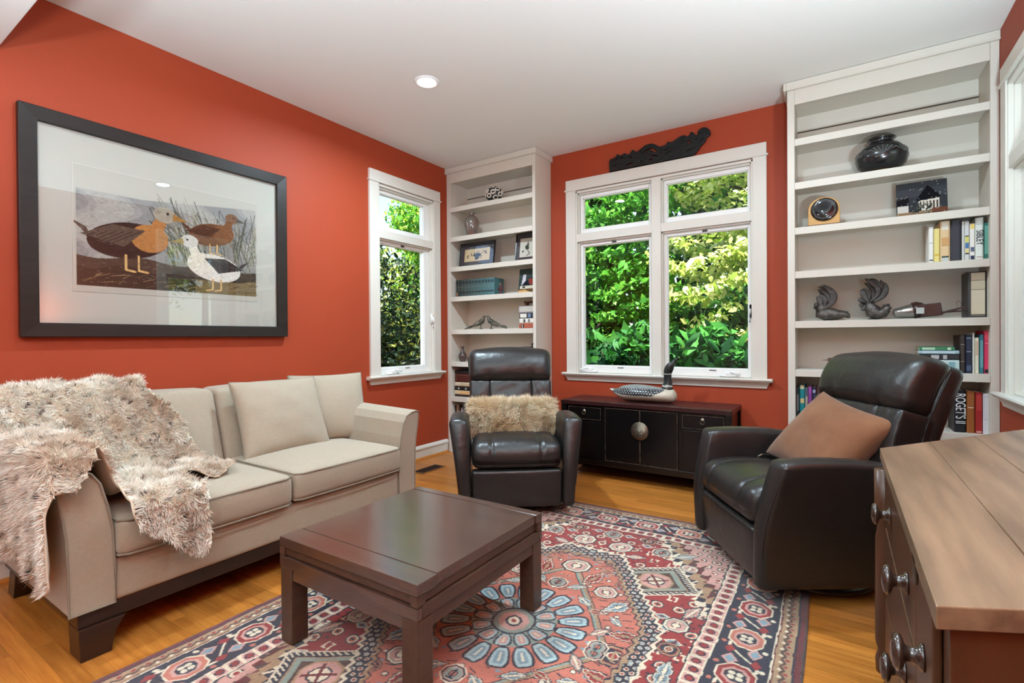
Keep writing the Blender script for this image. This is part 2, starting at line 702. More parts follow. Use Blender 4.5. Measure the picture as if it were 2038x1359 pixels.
# baseboards: board, cap bead and oak shoe moulding
def baseboard(name, along, a, b, face, sgn):
    """along 'y': board on an x-wall at x=face reaching sgn inwards; along 'x': on a y-wall"""
    prof = [(0, 0.0), (0.030, 0.0), (0.030, 0.006), (0.016, 0.022), (0.014, 0.022), (0.014, 0.088), (0.020, 0.094), (0.020, 0.104), (0.012, 0.118), (0.004, 0.126), (0, 0.126)]
    shoe = [(0.0141, 0.0), (0.033, 0.0), (0.031, 0.008), (0.024, 0.017), (0.0141, 0.020)]
    root = tag(thing(name, None, None), kind='structure')
    for nm, pr, m in (('board', [q for q in prof if not (q[0] > 0.02)], M_TRIM), ('shoe_moulding', shoe, M_OAK)):
        if nm == 'board':
            pr = [(0, 0), (0.014, 0), (0.014, 0.088), (0.020, 0.094), (0.020, 0.104), (0.012, 0.118), (0.004, 0.126), (0, 0.126)]
        mb = MB()
        if along == 'y':
            mb.prism([(face + sgn * p[0], p[1]) for p in pr], 'y', a, b)
        else:
            mb.prism([(face + sgn * p[0], p[1]) for p in pr], 'x', a, b)
        mb.build(nm, m, root)
    return root


baseboard('baseboard_left', 'y', 0.0, YF - 0.02, XL, 1)
baseboard('baseboard_back', 'x', -2.19, -0.30, YB, -1)
baseboard('baseboard_right', 'y', 0.3, YF - 0.02, XR, -1)

# ================================================================ windows
def make_window(name, loc, rotz, u0, u1, panes, cas_l=0.088, cas_r=0.085, crank_u=()):
    """local x along the wall, local y outwards, wall face at y = 0; opening u0..u1"""
    root = tag(thing(name, None, None, loc, rotz), kind='structure')
    zs, zt = 0.790, 2.385
    P = lambda mb, nm, m=M_TRIM, b=0.002: mb.build(nm, m, root, bevel=b)
    a, b = u0 - cas_l, u1 + cas_r
    P(MB().box(a, u0 + 0.006, -0.020, 0.002, zs, 2.397), 'side_casing')
    P(MB().box(u1 - 0.006, b, -0.020, 0.002, zs, 2.397), 'side_casing')
    P(MB().box(a, b, -0.022, 0.002, 2.405, 2.488), 'head_casing')
    P(MB().box(a - 0.011, b + 0.011, -0.030, 0.002, 2.391, 2.405), 'fillet_strip', b=0.004)
    st = [(-0.050, 0.776), (-0.054, 0.783), (-0.050, 0.792), (0.06, 0.794), (0.06, 0.766), (-0.040, 0.766), (-0.046, 0.770)]
    mb = MB()
    mb.prism([(q[0], q[1]) for q in st], 'x', a - 0.035, b + 0.035)
    P(mb, 'sill', b=0.0)
    ap = [(0.001, 0.722), (-0.012, 0.722), (-0.014, 0.735), (-0.018, 0.745), (-0.028, 0.758), (-0.034, 0.766), (0.001, 0.766)]
    mb = MB()
    n = len(ap)
    V = [(a + 0.020 * (0.766 - q[1]) / 0.044 - 0.015, q[0], q[1]) for q in ap] + [(b - 0.020 * (0.766 - q[1]) / 0.044 + 0.015, q[0], q[1]) for q in ap]
    mb.add(V, [(i, (i + 1) % n, n + (i + 1) % n, n + i) for i in range(n)] + [tuple(range(n)), tuple(range(n, 2 * n))])
    P(mb, 'apron', b=0.0)
    # jamb lining of the opening
    P(MB().box(u0 - 0.001, u0 + 0.018, -0.012, 0.12, zs, zt), 'jamb')
    P(MB().box(u1 - 0.018, u1 + 0.001, -0.012, 0.12, zs, zt), 'jamb')
    P(MB().box(u0, u1, -0.012, 0.12, zt - 0.018, zt + 0.001), 'jamb_head')
    # mullions between bays, transom between upper and lower sash
    for i in range(len(panes) - 1):
        um = (panes[i][1] + panes[i + 1][0]) / 2
        P(MB().box(um - 0.037, um + 0.037, -0.016, 0.12, zs, zt - 0.016), 'mullion')
    lo, hi = u0 + 0.016, u1 - 0.016
    edges = [lo] + [(panes[i][1] + panes[i + 1][0]) / 2 for i in range(len(panes) - 1)] + [hi]
    for i, (g0, g1) in enumerate(panes):
        s0 = edges[i] + (0.036 if i > 0 else 0.0)
        s1 = edges[i + 1] - (0.036 if i < len(panes) - 1 else 0.0)
        P(MB().box(s0, s1, -0.010, 0.12, 1.940, 2.008), 'transom')
        for nm, z0, z1, q0, q1 in (('upper_sash', 2.008, zt - 0.018, 2.052, 2.326), ('lower_sash', 0.794, 1.940, 0.853, 1.903)):
            # stepped stop in front of the sash
            t = 0.012
            f = MB().box(s0, s0 + t, 0.010, 0.10, z0, z1).box(s1 - t, s1, 0.010, 0.10, z0, z1)
            f.box(s0, s1, 0.010, 0.10, z1 - t, z1).box(s0, s1, 0.010, 0.10, z0, z0 + t * 0.4)
            P(f, 'stop_frame', M_TRIM, 0.0015)
            f = MB().box(s0 + t, g0, 0.034, 0.09, z0, z1 - t).box(g1, s1 - t, 0.034, 0.09, z0, z1 - t)
            f.box(g0, g1, 0.034, 0.09, q1, z1 - t).box(g0, g1, 0.034, 0.09, z0, q0)
            sash = P(f, nm, M_VINYL, 0.003)
            f = MB().box(g0, g0 + 0.006, 0.045, 0.07, q0, q1).box(g1 - 0.006, g1, 0.045, 0.07, q0, q1)
            f.box(g0, g1, 0.045, 0.07, q1 - 0.006, q1).box(g0, g1, 0.045, 0.07, q0, q0 + 0.006)
            f.build('glazing_bead', M_VINYL, sash)
            MB().box(g0 - 0.003, g1 + 0.003, 0.055, 0.060, q0 - 0.003, q1 + 0.003).build('pane', M_GLASS, sash)
        gm = (g0 + g1) / 2
        P(MB().box(gm - 0.025, gm + 0.012, 0.028, 0.036, 1.908, 1.922), 'screen_latch', M_BLACK, 0.001)
        P(MB().box(gm + 0.02, gm + 0.07, 0.030, 0.0345, 0.838, 0.843), 'spring_clip', M_BLACK, 0.0005)
    for cu, dirn in crank_u:
        c = MB().box(cu - 0.065, cu + 0.065, 0.000, 0.034, 0.797, 0.812)
        c.rbox(cu, 0.01, 0.822, 0.05, 0.03, 0.03, r=0.01, m=1)
        c.tube([(cu, 0.008, 0.828), (cu + 0.02 * dirn, -0.004, 0.836), (cu + 0.06 * dirn, -0.010, 0.826), (cu + 0.085 * dirn, -0.012, 0.816)], [0.008, 0.009, 0.007, 0.009], n=8)
        c.build('crank_handle', M_METALW, root, smooth=True)
        k = MB().box(u1 - 0.032, u1 - 0.019, -0.008, 0.014, 1.24, 1.33)
        k.tube([(u1 - 0.026, -0.012, 1.30), (u1 - 0.028, -0.022, 1.27), (u1 - 0.028, -0.020, 1.20)], [0.006, 0.007, 0.005], n=6)
        k.build('lock_lever', M_METALW, root, smooth=True)
    return root


make_window('window_1', (XL, 0, 0), PI / 2, 2.850, 3.530, [(2.906, 3.440)], 0.092, 0.081, [(3.02, 1)])
make_window('window_2', (0, YB, 0), 0.0, -1.950, -0.522, [(-1.898, -1.306), (-1.162, -0.566)], 0.090, 0.084, [(-1.83, -1), (-0.70, 1)])
make_window('window_3', (XR, 0, 0), -PI / 2, -3.530, -2.850, [(-3.440, -2.906)], 0.090, 0.090, [(-3.10, 1)])

# ================================================================ built-in bookcases
def bookcase(label, x0, x1, tops, inner0, inner1, lside, rside):
    root = thing('bookcase', label, 'bookcase', ((x0 + x1) / 2, YB - 0.14, 0), group='built-in bookcases')
    P = lambda mb, nm, b=0.0025: mb.build(nm, M_SHELF, root, bevel=b, world=True)
    yb = YB - 0.001
    P(MB().box(x0, inner0 - 0.0002, YF + 0.0188, yb, 0, ZC - 0.002), 'side_panel')
    P(MB().box(inner1 + 0.0002, x1, YF + 0.0188, yb, 0, ZC - 0.002), 'side_panel')
    P(MB().box(inner0, inner1, yb - 0.012, yb, 0.10, 2.66), 'back_panel', 0.0)
    P(MB().box(x0, inner0, YF, YF + 0.0185, 0, ZC - 0.002), 'stile')
    P(MB().box(inner1, x1, YF, YF + 0.0185, 0, ZC - 0.002), 'stile')
    P(MB().box(inner0 + 0.0003, inner1 - 0.0003, YF, YF + 0.0185, 2.597, ZC - 0.002), 'top_rail')
    P(MB().box(inner0 + 0.0003, inner1 - 0.0003, YF, YF + 0.0185, 0, 0.128), 'bottom_rail')
    P(MB().box(inner0, inner1, YF + 0.019, yb - 0.012, 2.610, 2.630), 'top_board')
    # crown: flat band with a thin bead under it
    P(MB().box(x0 - 0.004, x1 + 0.004 * rside, YF - 0.022, YF - 0.0005, 2.690, ZC - 0.003), 'crown')
    if rside:
        P(MB().box(x1 + 0.0005, x1 + 0.02, YF - 0.022, yb, 2.690, ZC - 0.003), 'crown_return')
    if lside:
        P(MB().box(x0 - 0.02, x0 - 0.0045, YF - 0.022, yb, 2.690, ZC - 0.003), 'crown_return')
    for t in tops + [0.128]:
        mb = MB().box(inner0 + 0.0002, inner1 - 0.0002, YF + 0.019, yb - 0.0125, t - 0.019, t)
        mb.box(inner0 + 0.0005, inner1 - 0.0005, YF - 0.001, YF + 0.0188, t - 0.045, t)
        P(mb, 'shelf', 0.002)
    # the narrow cleat line across the back of the top compartment
    MB().box(inner0, inner1, yb - 0.0145, yb - 0.0122, 2.500, 2.508).build('panel_joint', mat('dark_joint', (84, 74, 62), rough=0.9), root, world=True)
    P(MB().box(x0 - 0.003, x1 + 0.003 * rside, YF - 0.0265, YF - 0.0225, 2.688, 2.696), 'bead', 0.0015)
    return root


SH_L = [2.362, 2.076, 1.787, 1.500, 1.184, 0.873, 0.535]
SH_R = [2.374, 2.092, 1.800, 1.516, 1.194, 0.880, 0.543]
BCL = bookcase('built-in bookcase in the corner behind the recliner with the fluffy cushion', XL + 0.001, -2.199, SH_L, -3.157, -2.229, 0, 1)
BCR = bookcase('wide built-in bookcase beside the right window, holding the black pot and roosters', -0.287, XR - 0.001, SH_R, -0.245, 0.687, 1, 0)
# hardwood base strip at the left bookcase foot
tag(MB().box(XL + 0.034, -2.18, YF - 0.016, YF - 0.0005, 0.0, 0.118).build('trim_2', M_TRIM, bevel=0.003), kind='structure')

# ================================================================ recessed ceiling lamps: one visible, the rest added
M_LENS = mat('lamp_lens', (255, 250, 240), rough=0.4, emit=(255, 246, 228), estr=9.0)
for i, (x, y) in enumerate(LAMPS + ADDED_REAR_LAMPS):
    lab = ['round recessed ceiling lamp near the corner bookcase, shining white',
           'added recessed ceiling lamp, unseen, above the right recliner',
           'added recessed ceiling lamp, unseen, above the sofa',
           'added recessed ceiling lamp, unseen, above the desk'][i] if i < 4 else 'added recessed ceiling lamp, unseen, in the open room behind the camera, %s' % ['near left', 'near right', 'far left', 'far right'][i - 4]
    t = thing('ceiling_lamp', lab, 'lamp', (x, y, ZC), group='recessed ceiling lamps')
    MB().lathe([(0.058, -0.0008), (0.060, -0.006), (0.070, -0.008), (0.080, -0.004), (0.082, -0.0008)], 32).build('trim_ring', M_METALW, t, smooth=True)
    MB().lathe([(0.0, -0.0012), (0.057, -0.0012), (0.057, -0.0030), (0.0, -0.0040)], 28).build('lens', M_LENS, t, smooth=True)
    ld = bpy.data.lights.new('lamp_glow', 'AREA')
    ld.shape = 'DISK'
    ld.size = 0.11
    ld.energy = LAMP_W[i] if i < 4 else REAR_W
    ld.color = LAMP_COL
    ld.spread = math.radians(165)
    lo = bpy.data.objects.new('lamp_glow', ld)
    col.objects.link(lo)
    lo.location = (0, 0, -0.008)
    lo.parent = t
# unseen uplights added to brighten the ceiling: by the sofa, behind, on the desk
M_LAMPM = mat('lamp_metal', (70, 62, 54), rough=0.35, metal=0.8)
def uplight(name, lab, x, y, z0, h, w_, rad):
    t = thing(name, lab, 'lamp', (x, y, z0), group='added unseen uplights')
    MB().lathe([(0, 0), (rad * 0.8, 0), (rad * 0.8, 0.012), (0.03, 0.03), (0.012, 0.05), (0.0, 0.05)], 28).build('base', M_LAMPM, t, smooth=True)
    MB().tube([(0, 0, 0.045), (0, 0, h - 0.11)], 0.012, n=12).build('pole', M_LAMPM, t, smooth=True)
    MB().lathe([(0.02, h - 0.115), (rad * 0.6, h - 0.07), (rad, h), (rad + 0.004, h), (rad * 0.63, h - 0.078), (0.02, h - 0.122)], 28).build('bowl_shade', M_LAMPM, t, smooth=True)
    ld = bpy.data.lights.new('lamp_glow', 'AREA')
    ld.shape = 'DISK'
    ld.size = rad * 1.6
    ld.energy = w_
    ld.color = LAMP_COL
    lo = bpy.data.objects.new('lamp_glow', ld)
    col.objects.link(lo)
    lo.location = (0, 0, h + 0.002)
    lo.rotation_euler = (PI, 0, 0)
    lo.parent = t


uplight('added_uplight', 'added bronze floor uplight, unseen, near the left end of the sofa', -1.55, -0.10, 0.0, 1.50, UP_W[0], 0.17)
uplight('added_uplight', 'added bronze floor uplight, unseen, behind the camera', 0.35, -0.60, 0.0, 1.55, UP_W[1], 0.17)
uplight('added_desk_uplight', 'added bronze uplight, unseen, standing on the desk', 0.50, 1.62, 0.7605, 0.50, UP_W[2], 0.12)
# ================================================================ furniture materials
M_LINEN = mat('oatmeal_linen', (157, 145, 126), rough=0.9, c2=(169, 157, 138), nscale=60, ndetail=5, stretch=(1, 1, 3), contrast=0.8,
              bump=0.35, bscale=420, sheen=0.25, spec=0.2)
M_PIPING = mat('linen_piping', (140, 130, 114), rough=0.9, bump=0.3, bscale=500, spec=0.2)
M_ESPRESSO = mat('espresso_wood', (38, 24, 18), rough=0.33, c2=(48, 30, 22), nscale=6, stretch=(1, 1, 10), spec=0.5)
M_TABLE = mat('walnut_stain_table', (62, 42, 34), rough=0.24, c2=(80, 56, 45), nscale=4, ndetail=6, stretch=(1.2, 9, 9),
              bump=0.03, bscale=40, bstretch=(1, 14, 14), spec=0.6, rrange=0.05, coat=0.5)
M_TABLE2 = mat('walnut_stain_rail', (58, 38, 30), rough=0.36, c2=(82, 58, 42), nscale=5, ndetail=6, stretch=(9, 1.4, 9), spec=0.5)
M_LEATHER = mat('black_brown_leather', (30, 27, 26), rough=0.36, c2=(38, 34, 32), nscale=7, bump=0.45, bscale=11, spec=0.5, rrange=0.06)
M_LSEAM = mat('leather_seam', (20, 18, 18), rough=0.5)
M_LACQ = mat('black_lacquer', (9, 8, 9), rough=0.24, c2=(15, 12, 12), nscale=5, ndetail=5, spec=0.5, bump=0.04, bscale=30)
M_LACQT = mat('dark_red_lacquer_top', (44, 20, 22), rough=0.3, c2=(56, 24, 26), nscale=4, spec=0.5)
M_PALE_EDGE = mat('pale_lacquer_edge', (118, 96, 78), rough=0.5, c2=(30, 22, 20), nscale=26, ndetail=4, contrast=2.0)  # mottled pale strips along the top, drawer and door edges
M_BRASS = mat('aged_brass', (126, 116, 100), rough=0.35, metal=0.9, c2=(84, 76, 66), nscale=20)
M_DESK = mat('brown_desk_top', (92, 72, 54), rough=0.36, c2=(142, 116, 90), nscale=2.2, ndetail=9, stretch=(8, 0.9, 8), contrast=1.35,
             bump=0.05, bscale=26, bstretch=(16, 1, 16), spec=0.5)
M_DESKB = mat('dark_desk_body', (62, 38, 24), rough=0.36, c2=(88, 52, 30), nscale=4, ndetail=6, stretch=(8, 8, 0.8), spec=0.5)
M_KNOB = mat('turned_knob_wood', (52, 34, 26), rough=0.2, spec=0.6, coat=0.4)

# ================================================================ sofa (its back to the left wall)
SFY = 1.3835
sofa = thing('sofa', 'oatmeal linen two-seat sofa with flared arms and dark wood base under the big print', 'sofa', (-2.62, SFY, 0))
S = lambda mb, nm, m=M_LINEN, **k: mb.build(nm, m, sofa, world=True, **k)
XFR = -2.150
S(MB().rbox((-3.10 + XFR) / 2 - 0.006, SFY, 0.247, 0.945, 1.372, 0.155, r=0.018, m=6), 'seat_frame', smooth=True)
S(MB().box(-3.06, -2.17, 0.60, 2.167, 0.112, 0.1695), 'plinth', M_ESPRESSO, bevel=0.004)
arm = [(2.066, 0.170), (2.066, 0.30), (2.071, 0.43), (2.085, 0.515), (2.106, 0.60), (2.132, 0.640), (2.172, 0.657), (2.212, 0.661), (2.230, 0.654),
       (2.229, 0.635), (2.220, 0.575), (2.206, 0.498), (2.199, 0.432), (2.195, 0.333), (2.194, 0.170)]
for s in (1, -1):
    pr = [(SFY + s * (p[0] - SFY), p[1]) for p in arm]
    mb = MB()
    n = len(pr)
    # arm rises a little towards the back
    xs = [XFR - 0.004, XFR - 0.012, -2.4, -2.7, -3.08, -3.115]
    gro = [0.0, 0.004, 0.012, 0.022, 0.026, 0.02]
    P = np.array([[(x, p[0], p[1] + g * max(0, (p[1] - 0.3) / 0.36)) for p in pr] for x, g in zip(xs, gro)])
    mb.grid(P, closed_v=True)
    mb.add(P[0], [tuple(range(n))]).add(P[-1], [tuple(range(n))])
    a = S(mb, 'arm', bevel=0.006, smooth=False)
    lp = [(XFR - 0.002, p[0], p[1]) for p in pr]
    MB().tube(lp, 0.0042, n=6, closed=True).build('piping', M_PIPING, a, world=False).data.transform(pmat(sofa).inverted())
# seat cushions
for s in (-1, 1):
    def crown(v):
        u = v[:, 1] / 0.34
        w_ = v[:, 0] / 0.30
        v[:, 2] += np.where(v[:, 2] > 0, 0.028 * (1 - u ** 2).clip(0) * (1 - w_ ** 2).clip(0), 0)
        v[:, 0] += np.where(v[:, 0] > 0.2, 0.012 * (1 - u ** 4), 0) * (1 - (v[:, 2] / 0.08) ** 2)
        v[:, 2] += np.where(v[:, 0] > 0.15, -0.006 * np.sin(v[:, 1] * 38) * np.abs(v[:, 2] > 0.0), 0) * 0.3
        return v
    zc = 0.405 if s > 0 else 0.398
    c = S(MB().rbox(-2.425, SFY + s * 0.3425, zc, 0.60, 0.678, 0.138, r=0.03, m=(10, 12, 3), fn=crown), 'seat_cushion', smooth=True)
    for zz in (0.060, -0.062):
        x0, x1, y0, y1 = -2.715, -2.121, SFY + s * 0.3425 - 0.333, SFY + s * 0.3425 + 0.333
        lp = [(x1 - 0.02, y0, zc + zz), (x1, y0 + 0.03, zc + zz), (x1 + 0.006, (y0 + y1) / 2, zc + zz), (x1, y1 - 0.03, zc + zz), (x1 - 0.02, y1, zc + zz), (x0, y1, zc + zz), (x0, y0, zc + zz)]
        pp = MB().tube(lp, 0.0042, n=6, closed=True).build('piping', M_PIPING, c)
        pp.data.transform(pmat(sofa).inverted())
# padded back: two panels
for s in (-1, 1):
    def lean(v):
        t = (v[:, 2] + 0.26) / 0.52
        v[:, 0] -= 0.165 * t
        u = v[:, 1] / 0.34
        v[:, 0] += np.where(v[:, 0] > -0.25, 0.022 * (1 - u ** 4).clip(0), 0) * np.sin(PI * t.clip(0, 1))
        v[:, 2] += np.where(v[:, 2] > 0.15, 0.010 * (1 - u ** 2), 0)
        return v
    S(MB().rbox(-2.778, SFY + s * 0.343, 0.572, 0.19, 0.680, 0.52, r=0.032, m=(2, 10, 10), fn=lean), 'back_panel', smooth=True)
S(MB().rbox(-3.065, SFY, 0.49, 0.11, 1.55, 0.64, r=0.03, m=4), 'back_frame', smooth=True)
# bracket legs
for s in (-1, 1):
    for fx, xa, xb in ((1, -2.262, -2.158), (-1, -2.985, -2.90)):
        top, bot = 0.135, 0.092
        yo = SFY + s * 0.784
        pts = [(yo, 0.112), (yo - s * 0.004, 0.0), (yo - s * bot, 0.0), (yo - s * (bot + 0.006), 0.04), (yo - s * (bot + 0.018), 0.075), (yo - s * top, 0.112)]
        mb = MB()
        n = len(pts)
        kick = 0.0 if fx > 0 else -0.05
        V = [(xa + kick * (1 - p[1] / 0.112), p[0], p[1]) for p in pts] + [(xb + kick * (1 - p[1] / 0.112), p[0], p[1]) for p in pts]
        mb.add(V, [(i, (i + 1) % n, n + (i + 1) % n, n + i) for i in range(n)] + [tuple(range(n)), tuple(range(n, 2 * n))])
        S(mb, 'leg', M_ESPRESSO, bevel=0.003)

# ================================================================ pillows
def pillow(name, label, w, h, t, material, loc, rot, piping=None, ears=0.05, n=22, sag=0.0, seed=0):
    """knife-edge cushion standing in local x-z, thickness along y"""
    root = thing(name, label, 'cushion', loc, rot=rot)
    u = np.sin(np.linspace(-PI / 2, PI / 2, n))
    U, Vv = np.meshgrid(u, u, indexing='ij')
    prof = ((1 - U ** 2).clip(0) * (1 - Vv ** 2).clip(0)) ** 0.42
    X = w / 2 * U * (1 - ears * (1 - Vv ** 2))
    Z = h / 2 * Vv * (1 - ears * (1 - U ** 2)) + h / 2
    wv = wob(np.stack([U.ravel(), Vv.ravel(), 0 * U.ravel()], 1), 3.0, seed + 3)[:, 0].reshape(U.shape)
    T = t / 2 * prof * (1 + 0.10 * wv)
    Z = Z - sag * (1 - Vv) * 0.0
    mb = MB()
    mb.grid(np.stack([X, -T, Z], -1))
    mb.grid(np.stack([X, T, Z], -1))
    body = mb.build('cushion_body', material, root, smooth=True, weld=True)
    if piping:
        e = [(X[i, 0], 0, Z[i, 0]) for i in range(n)] + [(X[-1, j], 0, Z[-1, j]) for j in range(1, n)] + [(X[i, -1], 0, Z[i, -1]) for i in range(n - 2, -1, -1)] + [(X[0, j], 0, Z[0, j]) for j in range(n - 2, 0, -1)]
        MB().tube(e, 0.0045, n=6, closed=True).build('piping', piping, root)
    return root, body


pillow('throw_pillow', 'square oatmeal pillow in front, leaning against the sofa back', 0.50, 0.44, 0.17, M_LINEN, (-2.575, 1.655, 0.463), (math.radians(-24), 0, PI / 2 - 0.06), M_PIPING, seed=1)
pillow('throw_pillow', 'oatmeal pillow half hidden behind the other, against the far sofa arm', 0.46, 0.43, 0.15, M_LINEN, (-2.640, 1.985, 0.468), (math.radians(-20), 0, PI / 2 - 0.34), M_PIPING, seed=2)

# ================================================================ fur throw over the left arm, back and seat of the sofa
M_FURBASE = mat('fur_backing', (206, 190, 168), rough=1.0, spec=0.1)
M_FUR = mat('fur_pile', (200, 185, 170), rough=0.85, vcol=True, spec=0.15, sheen=0.2)
throw = thing('fur_throw', 'spotted cream and taupe faux-fur throw draped over the left end of the sofa', 'blanket', (-2.6, 0.8, 0))


def sofa_top(x, y):
    """height of the sofa under the cloth at plan position x, y"""
    seat = 0.495 + 0.012 * np.sin(y * 9)
    t = ((-2.66 - x) / 0.19).clip(0, 1)
    back = 0.48 + (0.865 - 0.48) * t ** 0.8
    back = np.where(x < -2.66, back, 0)
    a = ((0.720 - y) / 0.06).clip(0, 1)
    armh = 0.46 + (0.690 - 0.46) * np.sqrt(a) + 0.02 * ((-2.2 - x) / 0.9).clip(0, 1)
    armh = np.where(y < 0.72, armh, 0)
    return np.maximum(np.maximum(seat, back), armh)


nx_, ny_ = 70, 74
gx = np.linspace(-3.02, -2.085, nx_)
gy = np.linspace(0.522, 1.36, ny_)
GX, GY = np.meshgrid(gx, gy, indexing='ij')
H = sofa_top(GX, GY)
for _ in range(5):                                     # cloth does not follow tight corners
    Hp = np.pad(H, 1, mode='edge')
    H = np.maximum(H, (Hp[:-2, 1:-1] + Hp[2:, 1:-1] + Hp[1:-1, :-2] + Hp[1:-1, 2:] + H) / 5)
fold = 0.024 * np.sin((GY * 1.2 + GX * 0.9) * 26 + 1.5 * np.sin(GX * 9)) + 0.016 * np.sin((GX - GY) * 21 + 2.0 * np.sin(GY * 7 + 1))
fold *= np.clip((GY - 0.45) / 0.2, 0.35, 1)
H = H + 0.020 + 0.55 * (fold + 0.025)
H -= np.where(GY < 0.70, 2.2 * (GX + 2.16).clip(0, 1) ** 1.15, 0)
top = np.stack([GX, GY, H], -1)
# fringe hanging outside the arm (towards the camera-left) and over the seat front
def hang(edge, outward, lengths, rows=14, flare=0.03):
    out = []
    for k in range(1, rows + 1):
        t = k / rows
        w_ = 0.012 * np.sin(np.arange(len(edge)) * 0.55 + t * 2) * t
        r_ = edge.copy()
        r_[:, 2] = edge[:, 2] - lengths * t
        r_[:, :2] += np.array(outward) * (0.03 * math.sin(min(1, t * 4) * PI / 2) + flare * t + w_[:, None])
        out.append(r_)
    return np.array(out)


# plan mask of the cloth: polygon vertices (x, y)
MASK = [(-3.05, 0.40), (-3.05, 1.00), (-2.84, 1.06), (-2.74, 1.18), (-2.62, 1.24), (-2.44, 1.26), (-2.30, 1.20), (-2.28, 1.00), (-2.05, 0.97), (-2.05, 0.725),
        (-2.19, 0.715), (-2.17, 0.69), (-2.12, 0.66), (-2.09, 0.58), (-2.05, 0.56), (-2.05, 0.40)]


def inside(px, py, poly):
    m = np.zeros(px.shape, bool)
    n = len(poly)
    for i in range(n):
        x0, y0 = poly[i]
        x1, y1 = poly[(i + 1) % n]
        if y0 == y1:
            continue
        m ^= (py >= min(y0, y1)) & (py < max(y0, y1)) & (px < x0 + (py - y0) * (x1 - x0) / (y1 - y0))
    return m


keep = inside(GX + 0.008 * np.sin(GY * 60), GY + 0.008 * np.sin(GX * 55), MASK)
mb = MB()
idx = -np.ones(GX.shape, int)
vs, fs = [], []
for i in range(nx_ - 1):
    for j in range(ny_ - 1):
        if keep[i, j] and keep[i + 1, j] and keep[i, j + 1] and keep[i + 1, j + 1]:
            q = []
            for a, b in ((i, j), (i + 1, j), (i + 1, j + 1), (i, j + 1)):
                if idx[a, b] < 0:
                    idx[a, b] = len(vs)
                    vs.append(top[a, b])
                q.append(idx[a, b])
            fs.append(tuple(q))
mb.add(vs, fs)
e = top[:, 0]                                           # along the outer side of the arm
ln = 0.40 + 0.03 * np.sin(gx * 24) - 0.12 * ((gx + 2.12) / 0.04).clip(0, 1)
hl = hang(e, (0, -1), ln, flare=-0.022)
mb.grid(np.concatenate([e[None], hl]))
sel = (gy > 0.715) & (gy < 0.98)                        # over the seat front
e = top[-1, sel]
yy = gy[sel]
ln = np.interp(yy, [0.715, 0.78, 0.88, 0.94, 0.98], [0.05, 0.15, 0.23, 0.27, 0.22])
mb.grid(np.concatenate([e[None], hang(e, (1, 0), ln, flare=0.015)]))
tb = mb.build('cloth', M_FURBASE, throw, smooth=True, world=True)
tb.modifiers.new('thickness', 'SOLIDIFY').thickness = 0.006


def lynx(P, r):
    a = wob(P, 9.0, 31)[:, 0] + 0.5 * wob(P, 22.0, 32)[:, 1]
    t = np.clip(0.16 + 0.6 * a, 0, 1)[:, None]
    cream, taupe, dark = np.array(lin((248, 242, 230))), np.array(lin((186, 154, 122))), np.array(lin((78, 60, 52)))
    c = cream * (1 - t) + taupe * t
    s = wob(P, 75.0, 33)[:, 0] * wob(P, 60.0, 34)[:, 1]
    sp = (s > 0.28) & (r.rand(len(P)) < 0.8)
    c[sp] = dark
    return c * r.uniform(0.86, 1.06, (len(P), 1))


fur(throw, tb, 95000, 0.027, 0.0022, lynx, M_FUR, seed=3, lay=(0.15, -0.1, -0.25), spread=0.9)

# ================================================================ coffee table
TX0, TX1, TY0, TY1, TZ = -1.690, -1.012, 1.038, 1.752, 0.390
tab = thing('coffee_table', 'square dark brown coffee table with layered edge standing on the patterned rug', 'table', ((TX0 + TX1) / 2, (TY0 + TY1) / 2, 0.012))
S = lambda mb, nm, m=M_TABLE, **k: mb.build(nm, m, tab, world=True, **k)
cw = 0.028
S(MB().box(TX0 + 0.001, TX1 - 0.006, TY0 + 0.091, TY1 - 0.047, TZ - 0.034, TZ - 0.0005), 'top_panel', bevel=0.0015)
S(MB().box(TX0, TX1, TY0, TY0 + 0.0885, TZ - 0.034, TZ), 'end_board', bevel=0.002)
S(MB().box(TX0, TX1, TY1 - 0.0435, TY1, TZ - 0.034, TZ), 'end_board', bevel=0.002)
z1 = TZ - 0.0365
S(MB().box(TX0 + 0.009, TX1 - 0.010, TY0 + 0.009, TY1 - 0.009, z1 - 0.029, z1 + 0.001), 'leaf_panel', M_TABLE2, bevel=0.001)
for a in (0, 1):
    for b in (0, 1):
        xx = (TX0, TX0 + cw) if a == 0 else (TX1 - cw, TX1)
        yy = (TY0, TY0 + 0.035) if b == 0 else (TY1 - 0.035, TY1)
        S(MB().box(xx[0], xx[1], yy[0], yy[1], z1 - 0.031, z1 + 0.0015), 'corner_block', M_TABLE2, bevel=0.0015)
        lx = (TX0 + 0.002, TX0 + 0.067) if a == 0 else (TX1 - 0.067, TX1 - 0.002)
        ly = (TY0 + 0.002, TY0 + 0.067) if b == 0 else (TY1 - 0.067, TY1 - 0.002)
        S(MB().box(lx[0], lx[1], ly[0], ly[1], 0.0125, z1 - 0.070), 'leg', M_ESPRESSO if False else M_TABLE2, bevel=0.003)
z2 = z1 - 0.033
for k, (x0, x1, y0, y1) in enumerate(((TX0, TX1, TY0, TY0 + 0.02), (TX0, TX1, TY1 - 0.02, TY1), (TX0, TX0 + 0.02, TY0 + 0.0205, TY1 - 0.0205), (TX1 - 0.02, TX1, TY0 + 0.0205, TY1 - 0.0205))):
    S(MB().box(x0, x1, y0, y1, z2 - 0.036, z2), 'edge_rail', M_TABLE if k < 2 else M_TABLE2, bevel=0.0015)
z3 = z2 - 0.0365
